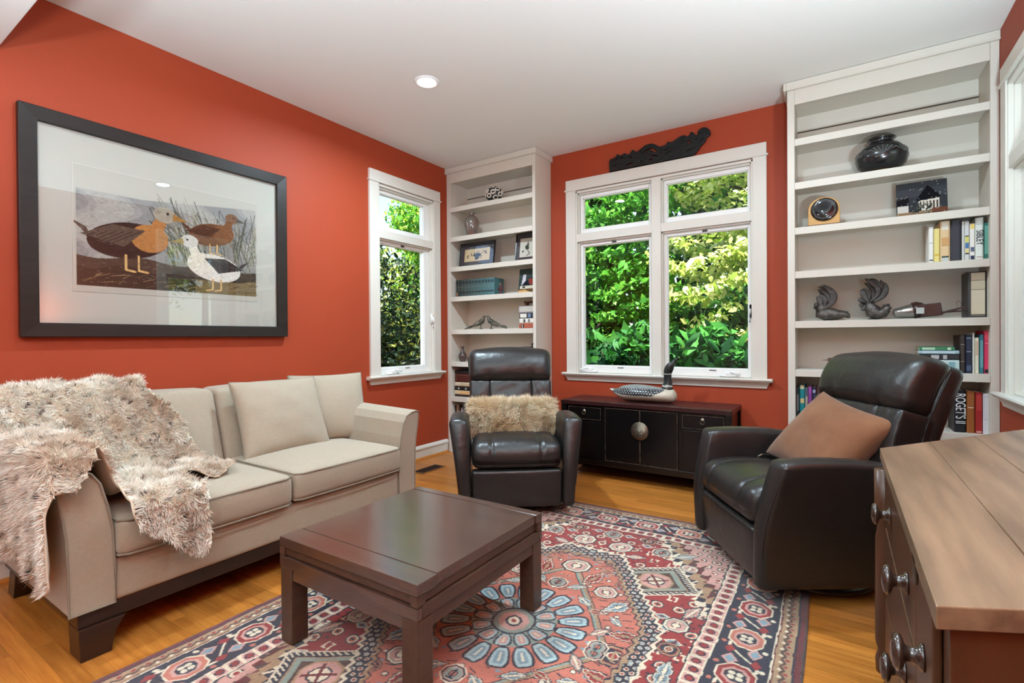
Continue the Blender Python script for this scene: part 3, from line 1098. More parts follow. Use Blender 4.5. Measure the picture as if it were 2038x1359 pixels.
for k, (x0, x1, y0, y1) in enumerate(((TX0 + 0.0675, TX1 - 0.0675, TY0 + 0.006, TY0 + 0.024), (TX0 + 0.0675, TX1 - 0.0675, TY1 - 0.024, TY1 - 0.006),
                                      (TX0 + 0.006, TX0 + 0.024, TY0 + 0.0675, TY1 - 0.0675), (TX1 - 0.024, TX1 - 0.006, TY0 + 0.0675, TY1 - 0.0675))):
    S(MB().box(x0, x1, y0, y1, z3 - 0.042, z3), 'apron', M_TABLE if k < 2 else M_TABLE2, bevel=0.0015)

# ================================================================ recliners
def recliner(label, loc, rotz, recline, lever=False):
    r = thing('recliner_chair', label, 'armchair', loc, rotz, group='black leather recliners')
    B = lambda mb, nm, m=M_LEATHER, **k: mb.build(nm, m, r, **k)
    # swivel base
    mb = MB().lathe([(0.0, 0.0), (0.26, 0.0), (0.275, 0.010), (0.275, 0.020), (0.255, 0.030), (0.10, 0.036), (0.05, 0.05), (0.045, 0.11), (0.0, 0.11)], 40, at=(0, 0.02, 0))
    B(mb, 'swivel_base', M_ESPRESSO, smooth=True)
    # side arms: outer panel flares upwards, padded rounded top, front narrows towards the floor
    for s in (-1, 1):
        def f(v, s=s):
            t = ((v[:, 2] + 0.26) / 0.52).clip(0, 1)
            outer = (v[:, 0] * s / 0.036).clip(-1, 1) * 0.5 + 0.5
            v[:, 0] += s * (0.066 * t ** 1.35 * outer + 0.020 * t ** 2.2 * (1 - outer))
            front = ((-v[:, 1] - 0.10) / 0.26).clip(0, 1)
            v[:, 1] += 0.070 * front * ((t - 0.40) / 0.6).clip(0, 1) ** 1.4    # front slopes back towards the top
            rear = ((v[:, 1] - 0.05) / 0.3).clip(0, 1)
            v[:, 2] += -0.050 * rear ** 1.5 * t + 0.03 * rear * (1 - t)
            v[:, 2] += 0.016 * t * np.exp(-((v[:, 1] + 0.12) / 0.22) ** 2)
            return v
        a = B(MB().rbox(s * 0.312, -0.035, 0.325, 0.072, 0.690, 0.520, r=0.030, m=(3, 10, 10), fn=f, bulge=(0.004, 0.006, 0)), 'arm', smooth=True)
        # welt seams of the arm front
        xi = s * 0.275
        sp = []
        for k in range(9):
            z = 0.20 + 0.37 * k / 8
            t = (z - 0.065) / 0.52
            sp.append((s * (0.341 + 0.064 * t ** 1.35), -0.375 + 0.070 * max(0, (t - 0.40) / 0.6) ** 1.4 + 0.004, z))
        MB().tube(sp, 0.0032, n=6).build('welt', M_LSEAM, a)
        sp = []
        for k in range(9):
            z = 0.30 + 0.27 * k / 8
            t = (z - 0.065) / 0.52
            sp.append((s * (0.283 + 0.020 * t ** 2.2), -0.375 + 0.070 * max(0, (t - 0.40) / 0.6) ** 1.4 + 0.004, z))
        MB().tube(sp, 0.0032, n=6).build('welt', M_LSEAM, a)
    # front footrest panel, leaning back towards the floor
    def fp(v):
        v[:, 1] += 0.022 * ((0.11 - v[:, 2]) / 0.22).clip(0, 1)
        return v
    B(MB().rbox(0, -0.330, 0.178, 0.548, 0.085, 0.232, r=0.022, m=(8, 2, 6), fn=fp, bulge=(0, 0.008, 0)), 'footrest_panel', smooth=True)
    # seat pad rolling over the front edge, two stitched seams front to back
    def groove(v):
        for gx_ in (-0.150, 0.150):
            v[:, 2] -= np.where(v[:, 2] > 0.0, 0.009 * np.exp(-((v[:, 0] - gx_) / 0.010) ** 2), 0)
            v[:, 1] += np.where(v[:, 1] < -0.22, 0.006 * np.exp(-((v[:, 0] - gx_) / 0.010) ** 2), 0)
        fr = ((-v[:, 1] - 0.12) / 0.16).clip(0, 1)
        v[:, 2] += -0.035 * fr ** 2 * (v[:, 2] > -0.03)
        v[:, 2] += np.where(v[:, 2] > 0, -0.035 * ((v[:, 1] + 0.05) / 0.4).clip(0, 1), 0)
        return v
    seat = B(MB().rbox(0, -0.115, 0.382, 0.545, 0.520, 0.168, r=0.050, m=(44, 10, 3), fn=groove, bulge=(0, 0.008, 0.016)), 'seat_pad', smooth=True)
    for gx_ in (-0.150, 0.150):
        MB().tube([(gx_, 0.10, 0.448), (gx_, -0.10, 0.466), (gx_, -0.22, 0.452), (gx_, -0.300, 0.432), (gx_, -0.345, 0.408), (gx_, -0.366, 0.375), (gx_, -0.368, 0.330)], 0.0022, n=5).build('seam', M_LSEAM, seat)
    # back: head pad over three lumbar pads, all reclined about the seat rear
    bk = Matrix.Translation((0, 0.175, 0.415)) @ Matrix.Rotation(-recline, 4, 'X')
    def place(mb):
        return mb.xf(bk)
    def bh(v):
        t = ((v[:, 2] + 0.13) / 0.26).clip(0, 1)
        v[:, 1] += 0.030 * t ** 2 - 0.018 * np.sin(PI * t)
        v[:, 0] *= 1 + 0.03 * t
        v[:, 2] += -0.014 * (v[:, 0] / 0.28) ** 2 * t
        for xs_ in (-0.15, 0.15):                            # pulls where the lower seams meet the head pad
            for k_ in (-1, 0, 1):
                cr_ = np.exp(-((v[:, 0] - xs_ - k_ * 0.30 * (v[:, 2] + 0.13)) / 0.009) ** 2) * (1 - t).clip(0, 1) ** 1.5
                v[:, 1] += np.where(v[:, 1] < 0, 0.006, 0) * cr_
        return v
    h = B(place(MB().rbox(0, 0.030, 0.492, 0.585, 0.150, 0.262, r=0.050, m=(26, 3, 14), fn=bh, bulge=(0, 0.018, 0.012))), 'head_pad', smooth=True)
    for x0, x1, bu in ((-0.288, -0.150, 0.010), (-0.149, 0.149, 0.016), (0.150, 0.288, 0.010)):
        B(place(MB().rbox((x0 + x1) / 2, 0.030, 0.180, x1 - x0 + 0.006, 0.150, 0.384, r=0.016, m=(14, 3, 18), bulge=(0, bu, 0.0), fn=lambda v: v + np.stack([0 * v[:, 0], np.where(v[:, 1] < 0, 1, 0) * (0.006 * wob(v + x0, 26.0, 77)[:, 0] + 0.004 * wob(v + x0, 55.0, 78)[:, 1]) * np.cos(v[:, 0] / ((x1 - x0) / 2) * 1.4).clip(0.1, 1), 0 * v[:, 0]], 1))), 'lumbar_pad', smooth=True)
    B(place(MB().rbox(0, 0.108, 0.29, 0.580, 0.095, 0.625, r=0.040, m=(6, 2, 8), fn=lambda v: v + np.stack([0 * v[:, 0], 0.03 * ((v[:, 2] + 0.3) / 0.6).clip(0, 1) ** 2, 0 * v[:, 0]], 1))), 'back_shell', smooth=True)
    for s in (-1, 1):
        mb = MB().tube([(s * 0.292, 0.070, z) if z < 0.36 else (s * (0.294 + 0.012 * (z - 0.36) / 0.2), 0.070 + 0.02 * (z - 0.36) / 0.2, z) for z in np.linspace(0.02, 0.57, 12)], 0.004, n=6)
        place(mb)
        B(mb, 'back_welt', M_LSEAM)
    if lever:
        B(MB().tube([(-0.262, 0.02, 0.43), (-0.255, -0.02, 0.468), (-0.252, -0.06, 0.474), (-0.250, -0.085, 0.462)], [0.004, 0.005, 0.006, 0.005], n=6), 'lever', M_BRASS, smooth=True)
    return r


CH_A = recliner('black leather recliner in front of the corner bookcase, a fluffy cushion on its seat', (-1.840, 2.805, 0.012), math.radians(37), math.radians(14))
CH_B = recliner('black leather recliner by the right bookcase, a brown cushion on its seat', (-0.150, 2.690, 0.012), math.radians(-56), math.radians(17), lever=True)

# fluffy sheepskin cushion on the first recliner
M_SHEEP = mat('sheepskin', (226, 206, 168), rough=0.9, vcol=True, spec=0.1, sheen=0.3)
_c = CH_A.location
_a = math.radians(37)
def chair_pt(ch, rz, lx, ly, lz):
    return (ch.location.x + lx * math.cos(rz) - ly * math.sin(rz), ch.location.y + lx * math.sin(rz) + ly * math.cos(rz), ch.location.z + lz)
fp_, fb_ = pillow('fluffy_cushion', 'long-haired cream sheepskin cushion propped on the corner recliner', 0.58, 0.215, 0.12, mat('sheep_hide', (205, 180, 140), rough=1.0),
                  chair_pt(CH_A, _a, 0.0, 0.0, 0.452), (math.radians(-20), 0, _a), ears=0.03, n=16, seed=5)
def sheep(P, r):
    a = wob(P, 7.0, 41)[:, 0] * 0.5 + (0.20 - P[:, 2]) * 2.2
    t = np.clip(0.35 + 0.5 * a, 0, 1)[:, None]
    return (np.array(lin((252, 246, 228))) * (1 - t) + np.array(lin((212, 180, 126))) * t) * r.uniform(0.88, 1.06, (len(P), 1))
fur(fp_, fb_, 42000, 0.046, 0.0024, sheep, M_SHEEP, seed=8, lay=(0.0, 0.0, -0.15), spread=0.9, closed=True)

M_SUEDE = mat('brown_suede', (98, 60, 36), rough=0.85, c2=(136, 96, 68), nscale=3.0, ndetail=5, contrast=1.1, bump=0.12, bscale=90, sheen=0.25, spec=0.15)
_b = math.radians(-56)
pillow('suede_cushion', 'brown velvety cushion leaning cornerwise on the right recliner', 0.48, 0.42, 0.19, M_SUEDE, chair_pt(CH_B, _b, 0.0, -0.035, 0.446), (math.radians(-40), math.radians(10), _b + 0.05), ears=0.10, seed=7)

# ================================================================ lacquered sideboard
SX0, SX1, SY0, SY1, SZ = -1.893, -0.608, 3.600, 3.985, 0.600
sb = thing('sideboard', 'low black lacquer sideboard with round brass plate below the window', 'sideboard', ((SX0 + SX1) / 2, (SY0 + SY1) / 2, 0))
S = lambda mb, nm, m=M_LACQ, **k: mb.build(nm, m, sb, world=True, **k)
S(MB().box(SX0 + 0.012, SX1 - 0.012, SY0 + 0.014, SY1, 0.150, 0.568), 'carcass')
S(MB().box(SX0 - 0.002, SX1 + 0.002, SY0 - 0.004, SY1, 0.5685, SZ), 'top', M_LACQT, bevel=0.003)
S(MB().box(SX0 - 0.0015, SX1 + 0.0015, SY0 - 0.0055, SY0 - 0.0042, 0.5966, 0.5995), 'pale_edge', M_PALE_EDGE)
for x0, x1 in ((SX0, SX0 + 0.045), (SX1 - 0.045, SX1)):
    for y0, y1 in ((SY0, SY0 + 0.045), (SY1 - 0.045, SY1)):
        S(MB().box(x0, x1, y0, y1, 0.0, 0.568), 'leg', bevel=0.003)
S(MB().prism([(SX0 + 0.0455, 0.085), (SX0 + 0.10, 0.098), (SX0 + 0.20, 0.105), (SX1 - 0.20, 0.105), (SX1 - 0.10, 0.098), (SX1 - 0.0455, 0.085), (SX1 - 0.0455, 0.1495), (SX0 + 0.0455, 0.1495)], 'y', SY0 + 0.002, SY0 + 0.018), 'apron', bevel=0.002)
S(MB().box(SX0 + 0.003, SX0 + 0.016, SY0 + 0.0455, SY1 - 0.0455, 0.09, 0.1495), 'apron')
S(MB().box(SX1 - 0.016, SX1 - 0.003, SY0 + 0.0455, SY1 - 0.0455, 0.09, 0.1495), 'apron')
def outline(x0, x1, z0, z1, y, parent):
    t = 0.0022
    mb = MB().box(x0, x1, y - 0.0012, y, z1 - t, z1).box(x0, x1, y - 0.0012, y, z0, z0 + t)
    mb.box(x0, x0 + t, y - 0.0012, y, z0, z1).box(x1 - t, x1, y - 0.0012, y, z0, z1)
    o = mb.build('pale_edge', M_PALE_EDGE, parent)
    o.data.transform(pmat(sb).inverted())
for x0, x1 in ((-1.828, -1.552), (-0.935, -0.658)):
    d = S(MB().box(x0, x1, SY0 + 0.004, SY0 + 0.0138, 0.455, 0.550), 'drawer', bevel=0.002)
    outline(x0, x1, 0.455, 0.550, SY0 + 0.0038, d)
    xm = (x0 + x1) / 2
    pl = MB().lathe([(0.0, 0.0), (0.016, 0.0), (0.014, 0.004), (0.0, 0.006)], 14, at=(xm, SY0 + 0.0035, 0.520), rot=Matrix.Rotation(PI / 2, 3, 'X'))
    pl.tube([(xm + 0.015 * math.sin(a), SY0 - 0.006, 0.508 - 0.014 * math.cos(a)) for a in np.linspace(0, 2 * PI, 15)[:-1]], 0.0022, n=6, closed=True)
    o = pl.build('ring_pull', M_BRASS, d, smooth=True)
    o.data.transform(pmat(sb).inverted())
    S(MB().box(x0 + 0.002, x1 - 0.002, SY0 + 0.006, SY0 + 0.0138, 0.155, 0.440), 'lower_panel', bevel=0.002)
for x0, x1 in ((-1.515, -1.243), (-1.240, -0.968)):
    d = S(MB().box(x0, x1, SY0 + 0.002, SY0 + 0.0138, 0.152, 0.556), 'door', bevel=0.002)
    outline(x0, x1, 0.152, 0.556, SY0 + 0.0018, d)
pl = MB().lathe([(0.0, 0.0), (0.066, 0.0), (0.068, 0.003), (0.064, 0.006), (0.0, 0.008)], 36, at=(-1.2415, SY0 + 0.0005, 0.403), rot=Matrix.Rotation(PI / 2, 3, 'X'))
plate = S(pl, 'lock_plate', M_BRASS, smooth=True)
for dx in (-0.018, 0.018):
    o = MB().tube([(-1.2415 + dx + 0.012 * math.sin(a), SY0 - 0.011, 0.395 - 0.012 * math.cos(a)) for a in np.linspace(0, 2 * PI, 13)[:-1]], 0.002, n=6, closed=True).build('ring_pull', M_BRASS, plate, smooth=True)
    o.data.transform(pmat(sb).inverted())

# ================================================================ desk at the right edge
desk = thing('desk', 'brown wooden desk with angled top and turned knobs at the right edge', 'desk', (0.42, 1.60, 0))
S = lambda mb, nm, m=M_DESKB, **k: mb.build(nm, m, desk, world=True, **k)
DT = 0.760
A_, B_, E_, G_ = (0.098, 1.850), (0.098, 0.803), (0.700, 1.112), (0.700, 2.700)
ed = [A_, B_, E_, G_]
# top of separate boards running along y
cuts = [0.098, 0.235, 0.372, 0.520, 0.700]
def ylo(x):
    return B_[1] + (x - B_[0]) / (E_[0] - B_[0]) * (E_[1] - B_[1])
def yhi(x):
    return A_[1] + (x - A_[0]) / (G_[0] - A_[0]) * (G_[1] - A_[1])
for x0, x1 in zip(cuts[:-1], cuts[1:]):
    S(MB().prism([(x0, ylo(x0)), (x1 - 0.0008, ylo(x1)), (x1 - 0.0008, yhi(x1)), (x0, yhi(x0))], 'z', DT - 0.030, DT), 'top_board', M_DESK, bevel=0.002)
ins = 0.016
body = [(A_[0] + ins, A_[1] - 0.012), (B_[0] + ins, B_[1] + 0.022), (E_[0] - 0.004, E_[1] + 0.020), (G_[0] - 0.004, G_[1] - 0.035)]
S(MB().prism(body, 'z', 0.10, DT - 0.0305), 'carcass', bevel=0.003)
for (x, y) in ((A_[0] + 0.034, A_[1] - 0.034), (B_[0] + 0.034, B_[1] + 0.045), (E_[0] - 0.03, E_[1] + 0.03), (G_[0] - 0.03, G_[1] - 0.08)):
    S(MB().lathe([(0.0, 0.0), (0.020, 0.0), (0.030, 0.03), (0.034, 0.06), (0.026, 0.085), (0.022, 0.0995), (0.0, 0.0995)], 18, at=(x, y, 0)), 'foot', smooth=True)
# turned corner column at the far front corner
S(MB().lathe([(0.0, 0.101), (0.022, 0.101), (0.024, 0.14), (0.017, 0.165), (0.024, 0.19), (0.023, 0.50), (0.018, 0.53), (0.025, 0.56), (0.025, 0.70), (0.0, 0.70)], 18, at=(A_[0] + 0.010, A_[1] - 0.016, 0)), 'corner_column', smooth=True)
def knob(parent, x, y, z, sc=1.0, dirn=(-1, 0)):
    ang = math.atan2(dirn[1], dirn[0])
    rot = Matrix.Rotation(ang, 3, 'Z') @ Matrix.Rotation(PI / 2, 3, 'Y')
    pr = [(0.0, 0.0), (0.019, 0.0), (0.020, 0.003), (0.013, 0.007), (0.010, 0.016), (0.012, 0.022), (0.024, 0.026), (0.0265, 0.031), (0.022, 0.037), (0.010, 0.040), (0.0, 0.0405)]
    o = MB().lathe([(r_ * sc, z_ * sc) for r_, z_ in pr], 20, at=(x, y, z), rot=rot).build('knob', M_KNOB, parent, smooth=True)
    o.data.transform(pmat(desk).inverted())
xf = A_[0] + ins
def drawer(y0, y1, z0, z1, knobs, nm='drawer'):
    d = S(MB().box(xf - 0.012, xf - 0.0005, y0, y1, z0, z1), nm, M_DESKB, bevel=0.003)
    for ky, kz in knobs:
        knob(d, xf - 0.0122, ky, kz)
drawer(1.045, 1.72, 0.575, 0.722, [(1.525, 0.655), (1.150, 0.645)])
drawer(0.870, 1.035, 0.10, 0.722, [(0.945, 0.620)], 'door')
drawer(1.045, 1.72, 0.380, 0.565, [(1.190, 0.460)])
drawer(1.045, 1.72, 0.125, 0.370, [(1.190, 0.25)])
for hz in (0.728,):
    S(MB().box(xf - 0.016, xf - 0.0125, 1.010, 1.050, 0.700, 0.738), 'hinge', M_BRASS, bevel=0.001)
# drawer on the slanted far side
fd = Vector((G_[0] - A_[0], G_[1] - A_[1])).normalized()
fn_ = Vector((-fd.y, fd.x))
p0 = Vector((A_[0] + ins, A_[1] - 0.012))
c0, c1 = p0 + fd * 0.03 + fn_ * 0.001, p0 + fd * 0.55 + fn_ * 0.001
d = S(MB().prism([tuple(c0), tuple(c1), tuple(c1 + fn_ * 0.012), tuple(c0 + fn_ * 0.012)], 'z', 0.575, 0.72), 'drawer', M_DESKB, bevel=0.003)
for t_ in (0.060, 0.45):
    q = p0 + fd * t_ + fn_ * 0.0132
    knob(d, q.x, q.y, 0.648, 0.8, (fn_.x, fn_.y))

# ================================================================ floor register
reg = thing('floor_vent', 'dark slotted floor vent set in the oak floor beside the sofa arm', 'vent', (-2.895, 3.12, 0.0))
mb = MB().box(-0.062, 0.062, -0.145, -0.130, 0.0003, 0.005).box(-0.062, 0.062, 0.130, 0.145, 0.0003, 0.005).box(-0.062, -0.050, -0.1295, 0.1295, 0.0003, 0.005).box(0.050, 0.062, -0.1295, 0.1295, 0.0003, 0.005)
mb.build('frame', mat('oak_vent_frame', (120, 84, 52), rough=0.4), reg, bevel=0.001)
for k in range(18):
    MB().box(-0.0495, 0.0495, -0.126 + k * 0.0145, -0.126 + k * 0.0145 + 0.006, 0.0006, 0.0042).build('slat', M_BLACK, reg)
# ================================================================ patterned wool rug
RX0, RX1, RY0, RY1 = -2.000, -0.105, 0.200, 3.005
M_RUG = mat('wool_pile', (150, 60, 50), rough=0.95, vcol=True, bump=0.5, bscale=330, spec=0.12, sheen=0.3)
STEP = 0.0036
nu = int((RX1 - RX0) / STEP)
nv = int((RY1 - RY0) / STEP)
u_ = np.linspace(-0.9475, 0.9475, nu)
v_ = np.linspace(-1.4025, 1.4025, nv)
RU, RV = np.meshgrid(u_, v_, indexing='ij')
_rr = np.random.RandomState(11)
# hand-knotted wobble
wu = RU + 0.0022 * np.sin(RV * 17 + 2 * np.sin(RU * 9)) + 0.0012 * np.sin(RV * 61)
wv_ = RV + 0.0022 * np.sin(RU * 15 + 1.3) + 0.0012 * np.sin(RU * 57)
AU, AV = np.abs(wu), np.abs(wv_)
C_RED, C_DRED, C_NAVY, C_CREAM, C_TAN, C_SALM, C_BLUE, C_SAGE, C_PINK, C_BRN = [np.array(lin(c)) for c in
    ((140, 34, 32), (98, 26, 28), (28, 27, 44), (214, 198, 172), (160, 126, 94), (182, 102, 82), (118, 142, 152), (130, 142, 130), (192, 142, 130), (74, 46, 38))]
IMG = np.tile(C_RED, (nu, nv, 1))


def put(m, c):
    IMG[m] = c


def octo(p, q, r):
    return np.maximum(np.maximum(np.abs(p), np.abs(q)), (np.abs(p) + np.abs(q)) / 1.42) < r


def diam(p, q, a, b):
    return np.abs(p) / a + np.abs(q) / b < 1


def cell(p, q, cw, ch, off=True):
    """lattice of cells: returns local coordinates and cell hash"""
    j = np.floor(q / ch)
    po = p + (np.mod(j, 2) * cw / 2 if off else 0)
    i = np.floor(po / cw)
    h = np.mod(np.sin(i * 127.1 + j * 311.7) * 43758.5453, 1.0)
    return po - (i + 0.5) * cw, q - (j + 0.5) * ch, h


edge = np.minimum(0.9475 - AU, 1.4025 - AV)
side = (0.9475 - AU) < (1.4025 - AV)
s_al = np.where(side, AV, AU)
field = edge > 0.335
# --- field: red ground with scattered motifs
p, q, h = cell(AU, AV, 0.085, 0.075)
m = field & (h < 0.55)
put(m & octo(p, q, 0.026), C_NAVY)
put(m & octo(p, q, 0.021), C_CREAM)
put(m & octo(p, q, 0.015), C_SALM)
put(m & diam(p, q, 0.010, 0.010), C_NAVY)
m = field & (h >= 0.55) & (h < 0.8)
put(m & (diam(p, q, 0.036, 0.022)), C_CREAM)
put(m & (diam(p, q, 0.027, 0.015)), C_BLUE)
put(m & (diam(p, q, 0.014, 0.007)), C_DRED)
m = field & (h >= 0.8)
hook = (np.abs(np.abs(p) - 0.014) < 0.004) & (np.abs(q) < 0.020) | (np.abs(q - np.sign(p) * 0.016) < 0.004) & (np.abs(p) < 0.020)
put(m & hook, C_CREAM)
p2, q2, h2 = cell(AU + 0.03, AV + 0.02, 0.031, 0.029)
m = field & (h2 > 0.72)
put(m & octo(p2, q2, 0.006), C_NAVY)
put(field & (h2 < 0.12) & octo(p2, q2, 0.005), C_CREAM)
# --- stepped corner spandrels, zig-zag outlined
zz = 0.018 * (np.abs(np.mod((AU - AV * 0.55) / 0.045, 2) - 1))
sp = AU / 0.62 + AV / 1.10
qs = np.floor((AU + 0.5 * zz) / 0.035) * 0.035 / 0.62 + np.floor(AV / 0.035) * 0.035 / 1.10
bands = [(1.34, C_CREAM), (1.40, C_NAVY), (1.43, C_TAN), (1.50, C_DRED), (1.53, C_BRN), (1.56, C_PINK)]
for lim, c in bands:
    put(field & (qs + zz * 2.2 > lim), c)
p, q, h = cell(AU, AV, 0.07, 0.06)
m = field & (qs + zz * 2.2 > 1.62)
put(m & octo(p, q, 0.024), C_NAVY)
put(m & octo(p, q, 0.018), C_CREAM)
put(m & octo(p, q, 0.010), C_RED)
# --- four navy tile panels on the diagonals
for (cu, cv) in ((0.36, 0.60),):
    a, b = AU - cu, AV - cv
    ra, rb = a * 0.82 + b * 0.57, -a * 0.57 + b * 0.82
    box_ = np.maximum(np.abs(ra) / 0.155, np.abs(rb) / 0.125)
    put(field & (box_ < 1.0), C_CREAM)
    put(field & (box_ < 0.95), C_NAVY)
    put(field & (box_ < 0.95) & (box_ > 0.80) & (np.mod(ra + rb, 0.024) < 0.009), C_CREAM)
    put(field & (box_ < 0.74), C_TAN)
    put(field & (box_ < 0.70), C_SAGE)
    put(field & (box_ < 0.56), C_BRN)
    put(field & octo(ra, rb, 0.075), C_TAN)
    put(field & octo(ra, rb, 0.066), C_PINK)
    put(field & octo(ra, rb, 0.040), C_NAVY)
    put(field & octo(ra, rb, 0.033), C_CREAM)
    put(field & ((np.abs(ra) < 0.006) | (np.abs(rb) < 0.006)) & octo(ra, rb, 0.06), C_DRED)
# --- motif painters: serrated leaf, hooked octagon, stepped lozenge
def tri(t, per):
    return np.abs(np.mod(t / per, 1.0) - 0.5) * 2


def leafm(mask, cu, cv, rot, L, W, cols):
    a, b = AU - cu, AV - cv
    ra, rb = a * math.cos(rot) + b * math.sin(rot), -a * math.sin(rot) + b * math.cos(rot)
    d_ = np.abs(ra) / L + np.abs(rb) / W + 0.22 * tri(ra, 0.020)
    for lim, c in zip((1.22, 1.06, 0.92, 0.55, 0.42), cols):
        put(mask & (d_ < lim), c)
    put(mask & (np.abs(rb) < 0.0035) & (np.abs(ra) < L * 0.62), cols[-1])


def octm(mask, cu, cv, rot, r, cols):
    a, b = AU - cu, AV - cv
    ra, rb = a * math.cos(rot) + b * math.sin(rot), -a * math.sin(rot) + b * math.cos(rot)
    for k, c in zip((1.0, 0.88, 0.74, 0.66, 0.36, 0.26), cols):
        put(mask & octo(ra, rb, r * k), c)
    hk = (np.abs(ra) < r * 0.07) & (np.abs(rb) < r * 0.52) | (np.abs(rb - np.sign(ra) * r * 0.48) < r * 0.07) & (np.abs(ra) < r * 0.34)
    put(mask & hk & octo(ra, rb, r * 0.66), cols[1])


K1 = (C_NAVY, C_CREAM, C_BLUE, C_NAVY, C_CREAM)
K2 = (C_NAVY, C_CREAM, C_RED, C_NAVY, C_TAN)
K3 = (C_NAVY, C_SAGE, C_PINK, C_BRN, C_CREAM)
O1 = (C_NAVY, C_CREAM, C_SAGE, C_PINK, C_NAVY, C_CREAM)
O2 = (C_NAVY, C_TAN, C_RED, C_NAVY, C_CREAM, C_RED)
O3 = (C_CREAM, C_NAVY, C_PINK, C_SAGE, C_NAVY, C_SALM)
# larger motifs on the red field
for cu, cv, r_, k in ((0.10, 0.86, 0.062, O1), (0.30, 0.90, 0.050, O3), (0.53, 0.30, 0.050, O1), (0.55, 0.14, 0.042, O2), (0.20, 1.00, 0.040, O2), (0.46, 0.80, 0.040, O1), (0.0, 1.00, 0.05, O3)):
    octm(field, cu, cv, 0.0, r_, k)
for cu, cv, ro, L_, k in ((0.42, 0.92, 0.7, 0.07, K1), (0.56, 0.42, 1.2, 0.07, K3), (0.20, 0.78, 0.3, 0.06, K3), (0.57, 0.02, 1.57, 0.06, K1)):
    leafm(field, cu, cv, ro, L_, 0.028, k)
# --- central salmon medallion: angular stepped star with a navy band
stp = 0.030
SU, SV = np.round(AU / stp) * stp, np.round(AV / stp) * stp
md = np.maximum(np.maximum(AU / 0.505, AV / 0.770), (AU / 0.505 + AV / 0.770) / 1.30) + 0.030 * tri(AU - AV, 0.060)
for lim, c in ((1.02, C_CREAM), (0.995, C_NAVY), (0.90, C_TAN), (0.875, C_NAVY), (0.862, C_SALM)):
    put(field & (md < lim), c)
ring_ = field & (md < 0.985) & (md > 0.905)
p, q, h = cell(AU + 0.5 * AV, AV - 0.5 * AU, 0.030, 0.030)
put(ring_ & octo(p, q, 0.0095), C_CREAM)
put(ring_ & octo(p, q, 0.006) & (h > 0.5), C_RED)
put(ring_ & octo(p, q, 0.006) & (h <= 0.5), C_BLUE)
ins_ = field & (md < 0.855)
p, q, h = cell(AU, AV, 0.046, 0.042)
put(ins_ & (h < 0.35) & octo(p, q, 0.012), C_NAVY)
put(ins_ & (h < 0.35) & octo(p, q, 0.008), C_CREAM)
put(ins_ & (h > 0.72) & (np.abs(q - 0.4 * p) < 0.003) & (np.abs(p) < 0.017), C_NAVY)
put(ins_ & (h > 0.35) & (h < 0.55) & diam(p, q, 0.014, 0.008), C_BLUE)
# diagonal tan and navy bars of an inner diamond
dd = AU / 0.36 + AV / 0.52
for k, c in ((1.10, C_NAVY), (1.085, C_TAN), (1.045, C_SAGE), (1.01, C_NAVY), (0.995, C_SALM)):
    put(ins_ & (dd < k) & (dd > k - 0.10), c)
for cu, cv, ro, L_, W_, k in ((0.30, 0.30, 0.95, 0.085, 0.036, K1), (0.40, 0.13, 0.25, 0.075, 0.032, K2), (0.12, 0.47, 1.35, 0.085, 0.036, K2), (0.33, 0.46, -0.7, 0.070, 0.030, K3), (0.22, 0.60, 0.5, 0.070, 0.030, K1),
                              (0.43, 0.28, -0.9, 0.060, 0.028, K3), (0.08, 0.66, 0.2, 0.060, 0.028, K3), (0.17, 0.27, -0.6, 0.050, 0.024, K1), (0.31, 0.10, 0.9, 0.050, 0.024, K3), (0.24, 0.22, 0.2, 0.042, 0.022, K2),
                              (0.09, 0.36, 0.6, 0.050, 0.024, K1), (0.33, 0.20, -0.5, 0.040, 0.020, K1), (0.15, 0.56, -0.4, 0.048, 0.022, K2), (0.30, 0.54, 1.2, 0.046, 0.022, K2), (0.45, 0.07, 1.0, 0.040, 0.020, K1)):
    leafm(ins_, cu, cv, ro, L_, W_, k)
for cu, cv, ro, r_, k in ((0.215, 0.385, 0.78, 0.052, O1), (0.40, 0.0, 0.0, 0.060, O2), (0.0, 0.55, 0.0, 0.068, O1), (0.42, 0.40, 0.4, 0.042, O3), (0.0, 0.36, 0.0, 0.045, O3), (0.13, 0.66, 0.0, 0.036, O2), (0.36, 0.36, 0.3, 0.034, O3), (0.47, 0.17, 0.0, 0.032, O1), (0.34, 0.02, 0.0, 0.036, O3), (0.25, 0.48, 0.5, 0.032, O2)):
    octm(ins_, cu, cv, ro, r_, k)
# --- pale blue rosette in the middle
rc = np.hypot(wu, wv_)
an = np.arctan2(wv_, wu)
for r0, r1, npet in ((0.165, 0.285, 18), (0.085, 0.165, 12)):
    f_ = np.mod(an / (2 * PI) * npet, 1.0) - 0.5
    t_ = (rc - r0) / (r1 - r0)
    wid = 0.44 * np.sqrt((1 - (2 * t_ - 1) ** 2).clip(0, 1)) ** 0.6
    ring = (t_ > 0) & (t_ < 1)
    put(ring, C_SALM if npet == 18 else C_SAGE)
    put(ring & (np.abs(f_) < wid + 0.03), C_NAVY)
    put(ring & (np.abs(f_) < wid - 0.09) & (t_ > 0.08) & (t_ < 0.92), np.array(lin((158, 178, 178))))
    put(ring & (np.abs(f_) < wid - 0.22) & (t_ > 0.22) & (t_ < 0.80), C_BLUE if npet == 18 else C_PINK)
    put(ring & (np.abs(f_) < 0.05) & (t_ > 0.3) & (t_ < 0.7), C_CREAM)
put(rc < 0.088, C_NAVY)
put(rc < 0.080, C_SAGE)
put(octo(wu, wv_, 0.060), C_PINK)
put(octo(wu, wv_, 0.034), C_NAVY)
put(octo(wu, wv_, 0.024), C_CREAM)
put(octo(wu, wv_, 0.010), C_RED)
